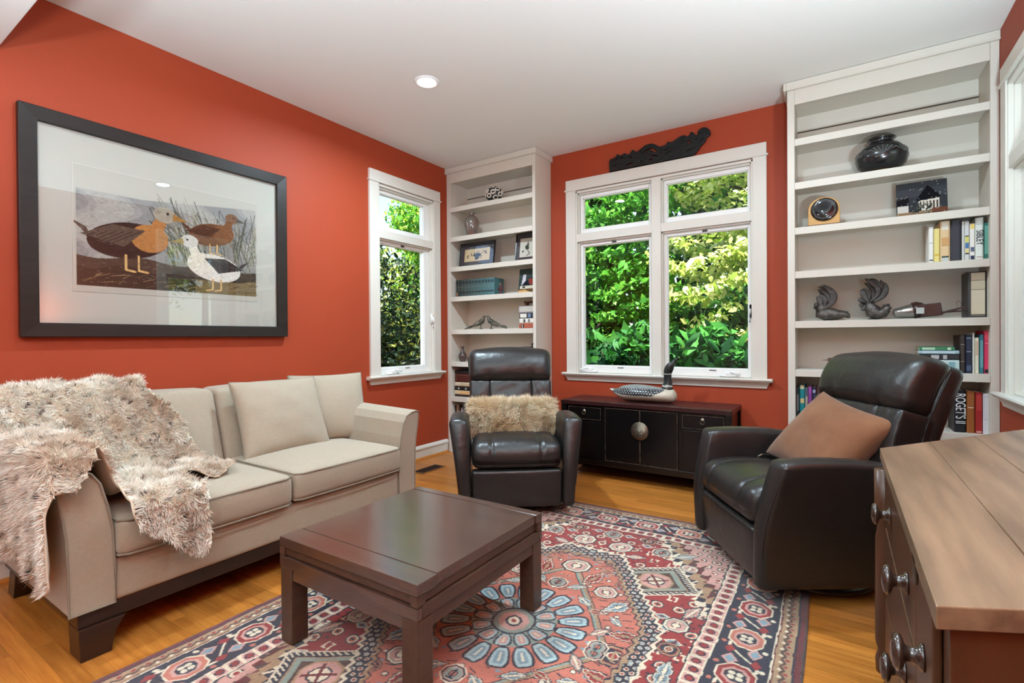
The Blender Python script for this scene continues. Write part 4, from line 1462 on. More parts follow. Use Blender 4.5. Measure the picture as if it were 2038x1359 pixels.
# --- borders, from the field outwards
put(edge <= 0.335, C_NAVY)
put(edge <= 0.330, C_CREAM)
put(edge <= 0.325, C_PINK)                               # inner guard
g = (edge <= 0.325) & (edge > 0.275)
pp = np.mod(s_al, 0.050) - 0.025
qq = edge - 0.300
put(g & octo(pp, qq, 0.016), C_NAVY)
put(g & octo(pp, qq, 0.011), C_RED)
put(g & (np.abs(np.abs(pp) - 0.022) < 0.003), C_CREAM)
put((edge <= 0.275) & (edge > 0.270), C_CREAM)
put(edge <= 0.270, C_NAVY)                               # wide main border
g = (edge <= 0.264) & (edge > 0.094)
per = 0.235
k_ = np.floor(s_al / per)
pp = np.mod(s_al, per) - per / 2
qq = edge - 0.180
vn = np.abs(qq - 0.050 * np.sin(s_al * 2 * PI / per)) < 0.006
put(g & vn, C_CREAM)
alt = np.mod(k_, 2) < 1
put(g & octo(pp * 0.9, qq, 0.060), C_CREAM)
put(g & octo(pp * 0.9, qq, 0.054) & alt, C_RED)
put(g & octo(pp * 0.9, qq, 0.054) & ~alt, C_SALM)
put(g & octo(pp * 0.9, qq, 0.040), C_PINK)
put(g & octo(pp, qq, 0.032), C_NAVY)
for da in range(4):
    cx_, cy_ = 0.016 * math.cos(da * PI / 2 + 0.78), 0.016 * math.sin(da * PI / 2 + 0.78)
    put(g & octo(pp - cx_, qq - cy_, 0.010), C_CREAM)
for sg in (-1, 1):
    lf = (np.abs(pp - sg * 0.085) / 0.034 + np.abs(qq - sg * 0.035) / 0.026) < 1
    put(g & lf, C_PINK)
    lf = (np.abs(pp - sg * 0.085) / 0.024 + np.abs(qq - sg * 0.035) / 0.016) < 1
    put(g & lf, C_BLUE)
    lf = (np.abs(pp - sg * 0.090) / 0.026 + np.abs(qq + sg * 0.045) / 0.018) < 1
    put(g & lf, C_RED)
    put(g & octo(pp - sg * 0.06, qq + 0.065, 0.009), C_CREAM)
    put(g & octo(pp - sg * 0.05, qq - 0.070, 0.009), C_SALM)
put((edge <= 0.094) & (edge > 0.089), C_CREAM)
put((edge <= 0.089) & (edge > 0.084), C_DRED)
put(edge <= 0.084, C_TAN)                                # outer guard
g = (edge <= 0.080) & (edge > 0.036)
pp = np.mod(s_al, 0.042) - 0.021
qq = edge - 0.058
put(g & (np.abs(qq - 0.6 * np.abs(pp) + 0.004) < 0.005), C_BRN)
put(g & octo(pp, qq - 0.010, 0.006), C_CREAM)
put(g & octo(np.abs(pp) - 0.021, qq + 0.008, 0.007), C_RED)
put(edge <= 0.033, C_NAVY)
put(edge <= 0.026, C_DRED)
put(edge <= 0.009, C_BRN)
# abrash: uneven dye lots in bands along the length, and a faint knot grain
ab = 1 + 0.07 * np.sin(RV * 23 + 3 * np.sin(RV * 3.1)) + 0.05 * np.sin(RV * 71)
IMG = IMG * ab[..., None] * _rr.uniform(0.82, 1.12, (nu, nv, 1))
Xr = np.linspace(RX0, RX1, nu)[:, None] + 0 * RV + 0.004 * np.sin(RV * 5) * (AU / 0.95)
Yr = np.linspace(RY0, RY1, nv)[None, :] + 0 * RU + 0.006 * np.sin(RU * 6) * (AV / 1.4)
Zr = 0.0105 + _rr.uniform(-0.0004, 0.0004, (nu, nv))
Zr[edge < 0.004] = 0.0015
rug = thing('area_rug', 'red and navy hand-knotted wool rug with pale blue centre rosette', 'rug', ((RX0 + RX1) / 2, (RY0 + RY1) / 2, 0))
V = np.stack([Xr - rug.location.x, Yr - rug.location.y, Zr], -1).reshape(-1, 3)
ii = np.arange(nu * nv).reshape(nu, nv)
Q = np.stack([ii[:-1, :-1], ii[1:, :-1], ii[1:, 1:], ii[:-1, 1:]], -1).reshape(-1, 4)
fast_mesh('pile', V, Q, IMG.reshape(-1, 3), M_RUG, rug)
MB().box(RX0 + 0.002, RX1 - 0.002, RY0 + 0.002, RY1 - 0.002, 0.0005, 0.0085).build('backing', mat('rug_backing', (120, 70, 58), rough=1.0), rug, world=True)
for yy, nm in ((RY1, 'fringe'), (RY0, 'fringe')):
    mb = MB()
    for k in range(240):
        x = RX0 + 0.006 + (RX1 - RX0 - 0.012) * k / 239
        d = 0.016 + 0.006 * math.sin(k * 2.3)
        sg = 1 if yy == RY1 else -1
        mb.add([(x - 0.0022, yy - sg * 0.002, 0.004), (x + 0.0022, yy - sg * 0.002, 0.004), (x + 0.002 * math.sin(k), yy + sg * d, 0.001)], [(0, 1, 2)])
    mb.build(nm, mat('fringe_wool', (205, 190, 165), rough=1.0), rug, world=True, kind='stuff')

# ================================================================ big framed print on the left wall
M_FRAME = mat('dark_brown_frame', (30, 24, 21), rough=0.4, c2=(40, 33, 29), nscale=4, stretch=(1, 8, 8), spec=0.3)
M_PAPER = mat('mat_board', (178, 178, 168), rough=0.9, spec=0.1)
M_PRINT = mat('print_ink', (200, 200, 190), rough=0.85, vcol=True, spec=0.1)
M_PGLASS = glass_mat('picture_glass', (255, 255, 255), 1.0)
pic = thing('framed_print', 'large framed waterfowl print in a dark wooden frame above the sofa', 'picture', (XL, 1.35, 1.664), PI / 2)
HW, HH, FWD = 0.668, 0.546, 0.068
def ring(x0, x1, z0, z1, w_, y0, y1):
    """mitred picture frame"""
    mb = MB()
    o_ = [(x0, z0), (x1, z0), (x1, z1), (x0, z1)]
    i_ = [(x0 + w_, z0 + w_), (x1 - w_, z0 + w_), (x1 - w_, z1 - w_), (x0 + w_, z1 - w_)]
    V = [(p[0], y1, p[1]) for p in o_] + [(p[0], y0, p[1]) for p in o_] + [(p[0], y0 + 0.004, p[1]) for p in i_] + [(p[0], y1, p[1]) for p in i_]
    F_ = []
    for k in range(4):
        n_ = (k + 1) % 4
        F_ += [(k, n_, 4 + n_, 4 + k), (4 + k, 4 + n_, 8 + n_, 8 + k), (8 + k, 8 + n_, 12 + n_, 12 + k), (12 + k, 12 + n_, n_, k)]
    return mb.add(V, F_)
fr_ = ring(-HW, HW, -HH, HH, FWD, -0.040, -0.002)
fr_.build('frame', M_FRAME, pic, bevel=0.003)
MB().box(-HW + FWD - 0.006, HW - FWD + 0.006, -0.016, -0.010, -HH + FWD - 0.006, HH - FWD + 0.006).build('mat_board', M_PAPER, pic)
MB().box(-HW + FWD - 0.005, HW - FWD + 0.005, -0.0268, -0.0250, -HH + FWD - 0.005, HH - FWD + 0.005).build('pane', M_PGLASS, pic)
# generic marsh scene with ducks, painted flat
A = Paint(940, 640, (174, 173, 162), 0.42)
rs = np.random.RandomState(5)
x0, y0, x1, y1 = 12, 10, 926, 606
A.rect(0, 0, 940, 640, (174, 173, 162))
n1 = np.sin(A.X / 70 + np.sin(A.Y / 40)) * 0.5 + 0.5
skym = (A.X > 14) & (A.X < 924) & (A.Y > 120 - 70 * np.clip((A.X - 300) / 600, 0, 1)) & (A.Y < 470)
for lv, cc in ((0.0, (132, 132, 130)), (0.45, (146, 145, 141)), (0.7, (158, 157, 150))):
    A.put(skym & (n1 >= lv), cc)
A.put((A.X > 14) & (A.X < 924) & (A.Y >= 448 + 12 * np.sin(A.X / 60)) & (A.Y < 604), (70, 58, 48))
A.put((A.X > 14) & (A.X < 924) & (A.Y >= 500 + 16 * np.sin(A.X / 45)) & (A.Y < 604), (56, 45, 37))
A.put((A.X > 560) & (A.X < 924) & (A.Y >= 520 + 8 * np.sin(A.X / 30)) & (A.Y < 604), (112, 96, 66))
for k in range(150):                                       # reeds
    bx = rs.uniform(430, 924)
    by = rs.uniform(300, 470)
    lx = bx - rs.uniform(20, 150) * (1 if bx < 620 else rs.choice([-0.5, 0.7]))
    ly = by - rs.uniform(90, 260)
    lx, ly = min(max(lx, 330), 922), max(ly, 30 + max(0, (560 - lx)) * 0.16)
    mx_, my_ = (bx + lx) / 2 + rs.uniform(-10, 14), (by + ly) / 2 - 24
    A.line([(bx, by), (mx_, my_), (lx, ly)], rs.uniform(2.5, 5), [(84, 84, 70), (108, 106, 88), (66, 68, 58), (140, 138, 118)][rs.randint(4)])
for k in range(60):
    gx_, gy_ = rs.uniform(20, 915), rs.uniform(520, 596)
    A.line([(gx_, gy_), (gx_ + rs.uniform(20, 70), gy_ - rs.uniform(4, 22))], 3, [(94, 78, 54), (44, 36, 30), (130, 112, 78)][rs.randint(3)])
def duck(cx, cy, s, d, body, breast, head, wing, bill, up=0.0):
    """plain standing duck, facing d"""
    A.poly([(cx - d * 150 * s, cy - 34 * s), (cx - d * 205 * s, cy - 62 * s), (cx - d * 130 * s, cy + 16 * s)], wing)
    A.ell(cx, cy, 150 * s, 78 * s, body, -d * 0.14)
    A.ell(cx + d * 78 * s, cy - 20 * s, 74 * s, 62 * s, breast)
    A.poly([(cx + d * 70 * s, cy - 60 * s), (cx + d * 126 * s, cy - 40 * s), (cx + d * 150 * s, cy - 120 * s), (cx + d * 108 * s, cy - 128 * s)], breast)
    A.ell(cx + d * 138 * s, cy - 138 * s, 46 * s, 36 * s, head)
    A.poly([(cx + d * 172 * s, cy - 152 * s), (cx + d * 238 * s, cy - 122 * s), (cx + d * 170 * s, cy - 118 * s)], bill)
    A.ell(cx + d * 150 * s, cy - 146 * s, 6 * s, 6 * s, (16, 16, 16))
    A.poly([(cx + d * 60 * s, cy - 52 * s), (cx - d * 60 * s, cy - 62 * s), (cx - d * 170 * s, cy - 4 * s), (cx - d * 20 * s, cy + 30 * s)], wing)
    for j in range(6):
        A.line([(cx + d * (40 - j * 30) * s, cy - (44 - j * 4) * s), (cx - d * (60 + j * 18) * s, cy + (18 - j * 3) * s)], 3.5 * s, tuple(int(v * 0.6) for v in wing))
    for lx in (-14, 34):
        A.line([(cx + lx * s, cy + 66 * s), (cx + lx * s, cy + 128 * s), (cx + (lx + d * 34) * s, cy + 134 * s)], 9 * s, (196, 160, 104))
duck(655, 250, 0.86, 1, (104, 70, 46), (118, 80, 52), (112, 80, 56), (80, 52, 36), (76, 70, 62))
duck(236, 350, 1.22, 1, (44, 34, 30), (164, 112, 62), (150, 142, 126), (78, 68, 58), (150, 108, 54))
duck(672, 448, 1.02, -1, (206, 202, 192), (210, 204, 190), (190, 188, 178), (56, 52, 50), (150, 132, 80))
for k in range(900):                                      # pen hatching and feather marks
    hx_, hy_ = rs.uniform(16, 922), rs.uniform(130, 600)
    A.line([(hx_, hy_), (hx_ + rs.uniform(6, 18), hy_ + rs.uniform(-6, 6))], 2.2, [(60, 54, 48), (150, 144, 130), (96, 84, 70), (40, 34, 30)][rs.randint(4)], 0.45)
_nz = np.random.RandomState(9).normal(size=(A.h // 6 + 2, A.w // 6 + 2))
_nz = np.kron(_nz, np.ones((6, 6)))[:A.h, :A.w]
A.a[(A.Y > 130) & (A.X > 14) & (A.X < 924) & (A.Y < 604)] *= (1 + 0.045 * _nz[(A.Y > 130) & (A.X > 14) & (A.X < 924) & (A.Y < 604)][:, None]).clip(0.6, 1.35)
A.put((A.X < 3) | (A.X > 936) | (A.Y < 3) | (A.Y > 636), (190, 188, 178))
canvas_mesh('print', A.a, -0.470, 0.470, -0.318, 0.322, M_PRINT, pic, y=-0.0175)

# ================================================================ carved board above the window
def W8(X, Y):
    """point of the carving in metres on the wall, from tracing units of 1/8.49 pixel, wall y = 3.975"""
    px, py = 1190 + X / 8.49, 240 + Y / 8.49
    dv = _r2 * ((px - 1019) / F_PX) + _d2 * ((py - 679.5) / F_PX) + _f
    t = 3.985 / dv.y
    return (dv.x * t, CAM_H + dv.z * t)
out_ = [(200, 868), (196, 700), (215, 668), (250, 655), (290, 640), (330, 580), (360, 600), (400, 600), (450, 565), (490, 585), (540, 580), (590, 505), (640, 540), (672, 540),
        (740, 480), (800, 432), (860, 410), (920, 402), (980, 425), (1030, 455), (1090, 450), (1150, 425), (1190, 366), (1215, 388), (1270, 368), (1340, 320), (1400, 278), (1460, 262),
        (1500, 285), (1555, 260), (1560, 220), (1590, 205), (1625, 232), (1640, 262), (1690, 255), (1690, 200), (1720, 160), (1780, 130), (1830, 132), (1880, 165), (1896, 230),
        (1870, 265), (1830, 285), (1810, 350), (1775, 395), (1720, 450), (1690, 500), (1650, 555), (1600, 588)]
holes = [[(720, 560), (800, 500), (870, 468), (930, 470), (985, 510), (1018, 548), (980, 552), (930, 530), (880, 500), (820, 530), (770, 565)],
         [(850, 560), (900, 575), (960, 590), (1010, 585), (1005, 612), (940, 615), (880, 600)],
         [(850, 660), (900, 645), (935, 662), (900, 690), (860, 690)],
         [(450, 755), (520, 725), (590, 708), (615, 722), (560, 748), (480, 772)],
         [(700, 700), (740, 672), (760, 690), (730, 712)],
         [(520, 620), (560, 605), (590, 625), (550, 648)], [(380, 640), (430, 622), (450, 632), (400, 660)],
         [(1495, 345), (1520, 325), (1545, 350), (1585, 370), (1565, 402), (1520, 385)], [(1650, 290), (1672, 285), (1665, 355), (1648, 350)],
         [(265, 760), (300, 745), (320, 765), (290, 785)]]
loops = [[W8(*p) for p in out_]] + [[W8(*p) for p in hh] for hh in holes]
cx0 = sum(p[0] for p in loops[0]) / len(loops[0])
cz0 = loops[0][0][1]
carv = thing('carved_board', 'black carved openwork wooden ornament resting on the window head', 'ornament', (cx0, 3.988, cz0))
M_CARV = mat('ebonised_wood', (9, 8, 8), rough=0.42, c2=(16, 14, 13), nscale=18, bump=0.5, bscale=45, spec=0.4)
shape_mesh('board', [[(p[0] - cx0, p[1] - cz0) for p in lp] for lp in loops], 0.018, 0.003, M_CARV, carv, (0, 0.004, 0.004), (PI / 2, 0, 0))
for pts in ([(1120, 510), (1190, 450), (1290, 385), (1400, 310), (1470, 290)], [(1150, 560), (1260, 500), (1380, 430), (1470, 330)], [(700, 545), (790, 465), (900, 430), (1000, 480)],
            [(1700, 240), (1760, 170), (1840, 170), (1870, 230)], [(1500, 520), (1600, 470), (1720, 380), (1780, 290)], [(240, 700), (330, 640), (430, 610), (560, 570)]):
    MB().tube([(W8(*p)[0] - cx0, -0.008, W8(*p)[1] - cz0) for p in pts], [0.004] + [0.007] * (len(pts) - 2) + [0.004], n=6).build('relief_scroll', M_CARV, carv, smooth=True)
# ================================================================ things on the shelves and the sideboard
def PX(px, py, y):
    """pixel of the photograph -> (x, z) on the plane y (the depth comes from the shelf the thing stands on)"""
    dv = _r2 * ((px - 1019) / F_PX) + _d2 * ((py - 679.5) / F_PX) + _f
    t = y / dv.y
    return dv.x * t, CAM_H + dv.z * t


def cmat(c, rough=0.55, metal=0.0, spec=0.4):
    return mat('c_%d_%d_%d_%d_%d' % (*c, int(rough * 100), int(metal * 10)), c, rough=rough, metal=metal, spec=spec)


M_PAGE = mat('book_pages', (226, 218, 198), rough=0.9, c2=(206, 196, 174), nscale=220, stretch=(6, 0.2, 0.2), spec=0.1)


def book_mesh(t, root, h, d, c, rough=0.5):
    pr = [(-t / 2, 0.005), (-t * 0.32, 0.0), (t * 0.32, 0.0), (t / 2, 0.005), (t / 2, d), (t / 2 - 0.0022, d), (t / 2 - 0.0022, 0.007), (-t / 2 + 0.0022, 0.007), (-t / 2 + 0.0022, d), (-t / 2, d)]
    MB().prism(pr, 'z', 0, h).build('cover', cmat(c, rough), root)
    MB().box(-t / 2 + 0.0026, t / 2 - 0.0026, 0.0075, d - 0.004, 0.003, h - 0.003).build('page_block', M_PAGE, root)


def spine(root, t, h, marks):
    for k, (z0, z1, c) in enumerate(marks):
        MB().box(-t * 0.36, t * 0.36, -0.0008 - 0.0004 * k, 0.0012, z0 * h, z1 * h).build('spine_label', cmat(c), root)


def upright(label, px0, px1, ptop, z0, y0, c, marks=(), d=0.16, text=None, group=None, py=None, rough=0.5, lean=0.0):
    x0, _ = PX(px0, py or ptop, y0)
    x1, _ = PX(px1, py or ptop, y0)
    h = PX((px0 + px1) / 2, ptop, y0)[1] - z0
    t = abs(x1 - x0) - 0.0008
    r = thing('book', label, 'book', ((x0 + x1) / 2, y0, z0 + 0.0004), group=group, rot=(0, lean, 0))
    book_mesh(t, r, h, min(d, YB - 0.02 - y0), c, rough)
    spine(r, t, h, marks)
    if text:
        s, size, tc, zc = text[:4]
        text_mesh(s, size, cmat(tc), r, (0, -0.0028, zc * h), (PI / 2, PI / 2, 0), sx=text[4])
    return r


def flat(label, x0, x1, z0, z1, y0, c, marks=(), d=0.17, group=None, rough=0.5):
    t = z1 - z0 - 0.0006
    r = thing('book', label, 'book', (x0, y0, (z0 + z1) / 2), group=group, rot=(0, PI / 2, 0))
    book_mesh(t, r, x1 - x0, d, c, rough)
    spine(r, t, x1 - x0, marks)
    return r


ZL, ZR = SH_L, SH_R
INNER_R = 0.686
# ---- right bookcase, fourth shelf: standing books
yb_ = 3.775
gB = 'books on the shelf with the tall white spine'
z = ZR[3]
upright('small white paperback at the left end of the standing books', 1848, 1858.2, 452, z, yb_, (226, 224, 218), [(0.55, 0.56, (60, 60, 60)), (0.06, 0.10, (90, 90, 90))], d=0.13, group=gB)
upright('pale yellow book next to the white paperback', 1858.6, 1870.8, 455, z, yb_, (222, 206, 128), [(0.2, 0.26, (206, 170, 62))], d=0.14, group=gB)
upright('cream and orange patterned book with a dark foot band', 1871.2, 1891, 440, z, yb_, (214, 184, 140), [(0.0, 0.15, (44, 58, 52)), (0.02, 0.11, (186, 192, 186)), (0.78, 0.97, (214, 206, 190)), (0.40, 0.60, (196, 150, 96))], d=0.2, group=gB)
upright('thick charcoal book without dust jacket', 1891.4, 1914, 438, z, yb_, (44, 44, 52), d=0.2, group=gB)
upright('thin white booklet beside the charcoal book', 1914.4, 1919, 441, z, yb_, (222, 222, 216), d=0.2, group=gB)
upright('grey-white book with yellow and blue square labels', 1919.4, 1929.6, 441.5, z, yb_, (206, 206, 204), [(0.20, 0.31, (222, 206, 150)), (0.32, 0.46, (70, 112, 160)), (0.47, 0.62, (210, 204, 110)), (0.62, 0.645, (30, 30, 30)), (0.17, 0.2, (30, 30, 30))], d=0.2, group=gB)
upright('white book with a yellow head and a navy foot', 1930, 1940.6, 445, z, yb_, (230, 226, 218), [(0.0, 0.13, (34, 44, 80)), (0.86, 0.99, (226, 200, 104)), (0.24, 0.36, (90, 96, 120))], d=0.2, group=gB)
sib = upright('tall white book with large black vertical lettering, second from the right in its row', 1941, 1957.6, 433, z, yb_, (220, 222, 214), [(0.84, 0.845, (120, 120, 120)), (0.06, 0.075, (150, 90, 80))], d=0.22, group=gB, text=('SIBLEY', 0.044, (16, 16, 16), 0.53, 0.66))
upright('dark green book at the right end of that row', 1958, 1969, 443, z, yb_, (42, 96, 86), [(0.15, 0.92, (92, 146, 132))], d=0.2, group=gB)

# ---- right bookcase, fifth shelf: roosters, stereoscope, boxed book
M_SILV = mat('tarnished_silver', (128, 122, 116), rough=0.38, metal=0.85, c2=(64, 58, 54), nscale=38, ndetail=5, bump=0.5, bscale=140)
M_SILVD = mat('dark_pewter', (62, 58, 55), rough=0.45, metal=0.7, c2=(98, 94, 90), nscale=30, bump=0.5, bscale=160)


def interp_path(pts, m):
    """smooth resample of (x, z, ra, rb) rows"""
    P = np.array(pts, float)
    t = np.linspace(0, len(P) - 1, m)
    out = np.zeros((m, P.shape[1]))
    for k in range(P.shape[1]):
        i = np.clip(t.astype(int), 0, len(P) - 2)
        f = t - i
        p0, p1, p2, p3 = P[np.clip(i - 1, 0, None), k], P[i, k], P[i + 1, k], P[np.clip(i + 2, None, len(P) - 1), k]
        out[:, k] = 0.5 * (2 * p1 + (p2 - p0) * f + (2 * p0 - 5 * p1 + 4 * p2 - p3) * f ** 2 + (3 * p1 - 3 * p2 + p3 - p0) * f ** 3)
    return out


def feather(pts, w_, n=14):
    """flattened tapered plume along smooth x-z points"""
    Q = interp_path([(p[0], p[1], p[2] if len(p) > 2 else 0.0) for p in pts], n)
    P = [Vector((q[0], q[2], q[1])) for q in Q]
    ra = [0.0030] * n
    rb = [max(0.0012, w_ * math.sin(PI * (0.10 + 0.88 * (i / (n - 1)) ** 1.25)) ** 0.8) for i in range(n)]
    return P, ra, rb


def rooster(label, px, py, mirrored_tail, head_low):
    x, _ = PX(px, py, 3.83)
    r = thing('rooster_figurine', label, 'figurine', (x, 3.83, ZR[4] + 0.0004), group='silver rooster figurines')
    r.scale = (1.24, 1.24, 1.20)
    mb = MB()
    if head_low:
        mb.loft([(-0.050, 0, 0.020), (-0.045, 0, 0.030), (-0.020, 0, 0.036), (0.015, 0, 0.036), (0.045, 0, 0.032), (0.070, 0, 0.034), (0.085, 0, 0.026), (0.094, 0, 0.014)],
                [0.006, 0.024, 0.034, 0.032, 0.024, 0.018, 0.014, 0.005], [0.006, 0.020, 0.034, 0.034, 0.026, 0.018, 0.014, 0.005], n=14)
        mb.loft([(-0.030, 0, 0.045), (-0.028, 0, 0.070), (-0.022, 0, 0.092)], [0.018, 0.020, 0.012], [0.024, 0.028, 0.018], n=12, up=(1, 0, 0))
    else:
        mb.loft([(-0.020, 0, 0.10), (-0.010, 0, 0.072), (0.004, 0, 0.042), (0.022, 0, 0.030), (0.042, 0, 0.036), (0.058, 0, 0.056), (0.066, 0, 0.062), (0.078, 0, 0.056)],
                [0.008, 0.026, 0.034, 0.032, 0.024, 0.018, 0.014, 0.003], [0.008, 0.026, 0.036, 0.032, 0.026, 0.020, 0.014, 0.003], n=14)
    mb.build('body', M_SILV, r, smooth=True)
    if head_low:
        tails = [[(-0.03, 0.06), (0.012, 0.085), (0.030, 0.125), (0.018, 0.162), (-0.020, 0.196)], [(-0.03, 0.06), (0.002, 0.09), (0.012, 0.125), (-0.004, 0.160), (-0.044, 0.188)],
                 [(-0.04, 0.06), (-0.018, 0.09), (-0.012, 0.12), (-0.026, 0.15), (-0.040, 0.164)], [(-0.03, 0.07), (-0.034, 0.10), (-0.040, 0.125), (-0.052, 0.122)],
                 [(-0.02, 0.07), (-0.042, 0.088), (-0.064, 0.090)], [(-0.02, 0.065), (-0.045, 0.075), (-0.066, 0.074)],
                 [(-0.03, 0.06), (0.008, 0.088), (0.022, 0.125), (0.008, 0.160), (-0.032, 0.193)], [(-0.03, 0.06), (-0.006, 0.09), (0.002, 0.122), (-0.012, 0.150), (-0.046, 0.172)],
                 [(-0.02, 0.08), (-0.020, 0.10), (-0.030, 0.118), (-0.050, 0.108)], [(-0.015, 0.08), (-0.012, 0.105), (-0.024, 0.13), (-0.046, 0.134)]]
    else:
        tails = [[(-0.012, 0.09), (0.020, 0.125), (0.022, 0.160), (-0.006, 0.196), (-0.030, 0.216)], [(0.0, 0.09), (0.034, 0.12), (0.046, 0.16), (0.034, 0.205)],
                 [(-0.014, 0.09), (0.008, 0.13), (0.0, 0.165), (-0.030, 0.196)], [(-0.015, 0.09), (-0.030, 0.12), (-0.040, 0.145), (-0.052, 0.148)],
                 [(-0.01, 0.085), (-0.040, 0.105), (-0.060, 0.104)], [(-0.01, 0.08), (-0.036, 0.084), (-0.052, 0.070)], [(-0.005, 0.07), (-0.030, 0.065), (-0.044, 0.050)],
                 [(-0.006, 0.09), (0.026, 0.122), (0.034, 0.160), (0.012, 0.200), (-0.010, 0.214)], [(-0.012, 0.09), (0.014, 0.126), (0.010, 0.160), (-0.018, 0.190)],
                 [(0.004, 0.09), (0.040, 0.118), (0.054, 0.155), (0.050, 0.190)], [(-0.012, 0.09), (-0.016, 0.122), (-0.028, 0.150), (-0.046, 0.160)]]
    for k, tp in enumerate(tails):
        P, ra, rb = feather([(a, b, 0.010 * ((k % 3) - 1)) for a, b in tp], 0.0125 if len(tp) > 4 else 0.0135)
        MB().loft(P, rb, ra, n=8, up=(0, 1, 0)).build('tail_feather', M_SILVD, r, smooth=True)
    hx, hz = (0.078, 0.040) if head_low else (0.060, 0.072)
    for k in range(3):
        MB().tube([(hx - 0.010 + k * 0.008, 0, hz - 0.006), (hx - 0.012 + k * 0.009, 0, hz + 0.009)], [0.006, 0.0035], n=8).build('comb_point', M_SILV, r, smooth=True)
    if not head_low:
        MB().tube([(hx + 0.006, 0, hz - 0.020), (hx + 0.008, 0, hz - 0.034)], [0.006, 0.004], n=6).build('wattle', mat('dull_red_enamel', (120, 62, 56), rough=0.4), r, smooth=True)
    MB().lathe([(0.0, 0.0), (0.022, 0.0), (0.020, 0.004), (0.010, 0.010), (0.0, 0.012)], 14, at=(0.0, 0, 0)).build('foot', M_SILV, r, smooth=True)
    return r


rooster('silver rooster figurine crouching with its head low, left of the pair', 1648, 637, False, True)
rooster('silver rooster figurine with raised fan tail and upright head, right of the pair', 1736, 634, False, False)

ys_ = 3.83
xs_, _ = PX(1845, 630, ys_)
M_WALN = mat('stereoscope_walnut', (44, 26, 22), rough=0.3, c2=(60, 36, 28), nscale=8, stretch=(8, 1, 1))
st_ = thing('stereoscope', 'old hand-held stereoscope viewer lying on the shelf beside the roosters', 'viewer', (xs_, ys_, ZR[4] + 0.0004))
st_.scale = (1.14, 1.1, 1.05)
mb = MB().loft([(-0.142, 0, 0.034), (-0.135, 0, 0.036), (-0.100, 0, 0.040), (-0.065, 0, 0.046), (-0.045, 0, 0.050)], [0.020, 0.040, 0.052, 0.055, 0.052], [0.012, 0.026, 0.034, 0.040, 0.042], n=18)
mb.build('metal_hood', mat('aluminium_hood', (176, 172, 166), rough=0.3, metal=0.85, c2=(140, 136, 130), nscale=10), st_, smooth=True)
MB().loft([(-0.060, 0, 0.050), (-0.045, 0, 0.052), (-0.02, 0, 0.050)], [0.058, 0.062, 0.055], [0.044, 0.048, 0.040], n=18).build('hood_rim', M_WALN, st_, smooth=True)
MB().box(-0.030, 0.058, -0.052, 0.052, 0.012, 0.082).xf(Matrix.Rotation(math.radians(-6), 4, 'Y')).build('lens_block', M_WALN, st_, bevel=0.004)
MB().box(-0.050, -0.018, -0.064, -0.060, 0.028, 0.062).build('name_plate', mat('pale_plate', (176, 184, 178), rough=0.3), st_)
MB().box(0.05, 0.235, -0.012, 0.010, 0.026, 0.034).xf(Matrix.Rotation(math.radians(-4), 4, 'Y')).build('slide_rail', M_WALN, st_, bevel=0.002)
MB().box(0.060, 0.155, -0.058, -0.044, 0.006, 0.018).xf(Matrix.Rotation(math.radians(-18), 4, 'Y')).build('card_holder', M_WALN, st_, bevel=0.002)
MB().tube([(0.118, -0.02, 0.050), (0.112, -0.02, 0.085), (0.122, -0.02, 0.094), (0.132, -0.02, 0.084), (0.130, -0.02, 0.050)], 0.0014, n=5).build('wire_clip', M_BRASS, st_)
big = upright('tall grey boxed volume with cream spine, right end of the rooster shelf', 1927, 1966, 540, ZR[4], 3.80, (60, 58, 58), [(0.05, 0.97, (206, 194, 170)), (0.80, 0.81, (110, 100, 90)), (0.60, 0.61, (110, 100, 90)), (0.62, 0.78, (190, 178, 152)), (0.06, 0.075, (60, 54, 48))], d=0.19)

# ---- right bookcase, sixth shelf
z = ZR[5]
yb_ = 3.775
gC = 'books standing behind the head of the right recliner'
upright('dark brown hardback with cream lettering, leftmost of that row', 1910.2, 1921, 667, z, yb_, (52, 42, 40), [(0.30, 0.76, (196, 186, 160)), (0.31, 0.75, (62, 50, 46))], d=0.2, group=gC)
upright('navy hardback with pale script', 1921.4, 1935, 666, z, yb_, (28, 34, 54), [(0.55, 0.92, (150, 158, 172)), (0.57, 0.9, (38, 44, 64)), (0.06, 0.2, (70, 84, 110))], d=0.2, group=gC)
upright('slim white book in the row behind the recliner', 1935.4, 1940, 662.5, z, yb_, (216, 214, 204), d=0.2, group=gC)
upright('short cream book in the row behind the recliner', 1940.4, 1949, 672, z, yb_, (222, 214, 192), [(0.5, 0.9, (196, 176, 150))], d=0.18, group=gC)
upright('teal book with light specks along the spine', 1949.4, 1958, 666, z, yb_, (48, 112, 124), [(0.15, 0.85, (96, 152, 158))], d=0.2, group=gC)
upright('bright pink book with a black square at its foot', 1958.4, 1969.5, 658, z, yb_, (206, 54, 92), [(0.02, 0.10, (26, 22, 26)), (0.70, 0.71, (240, 170, 176)), (0.8, 0.97, (214, 72, 92))], d=0.22, group=gC)
gD = 'books lying flat beside the upright row'
x0, _ = PX(1828, 700, yb_ - 0.01)
x1, _ = PX(1909.4, 700, yb_ - 0.01)
zz_ = [PX(1868, p_, yb_)[1] for p_ in (728, 716, 704.5, 697.3, 690.3)]
zz_[0] = ZR[5]
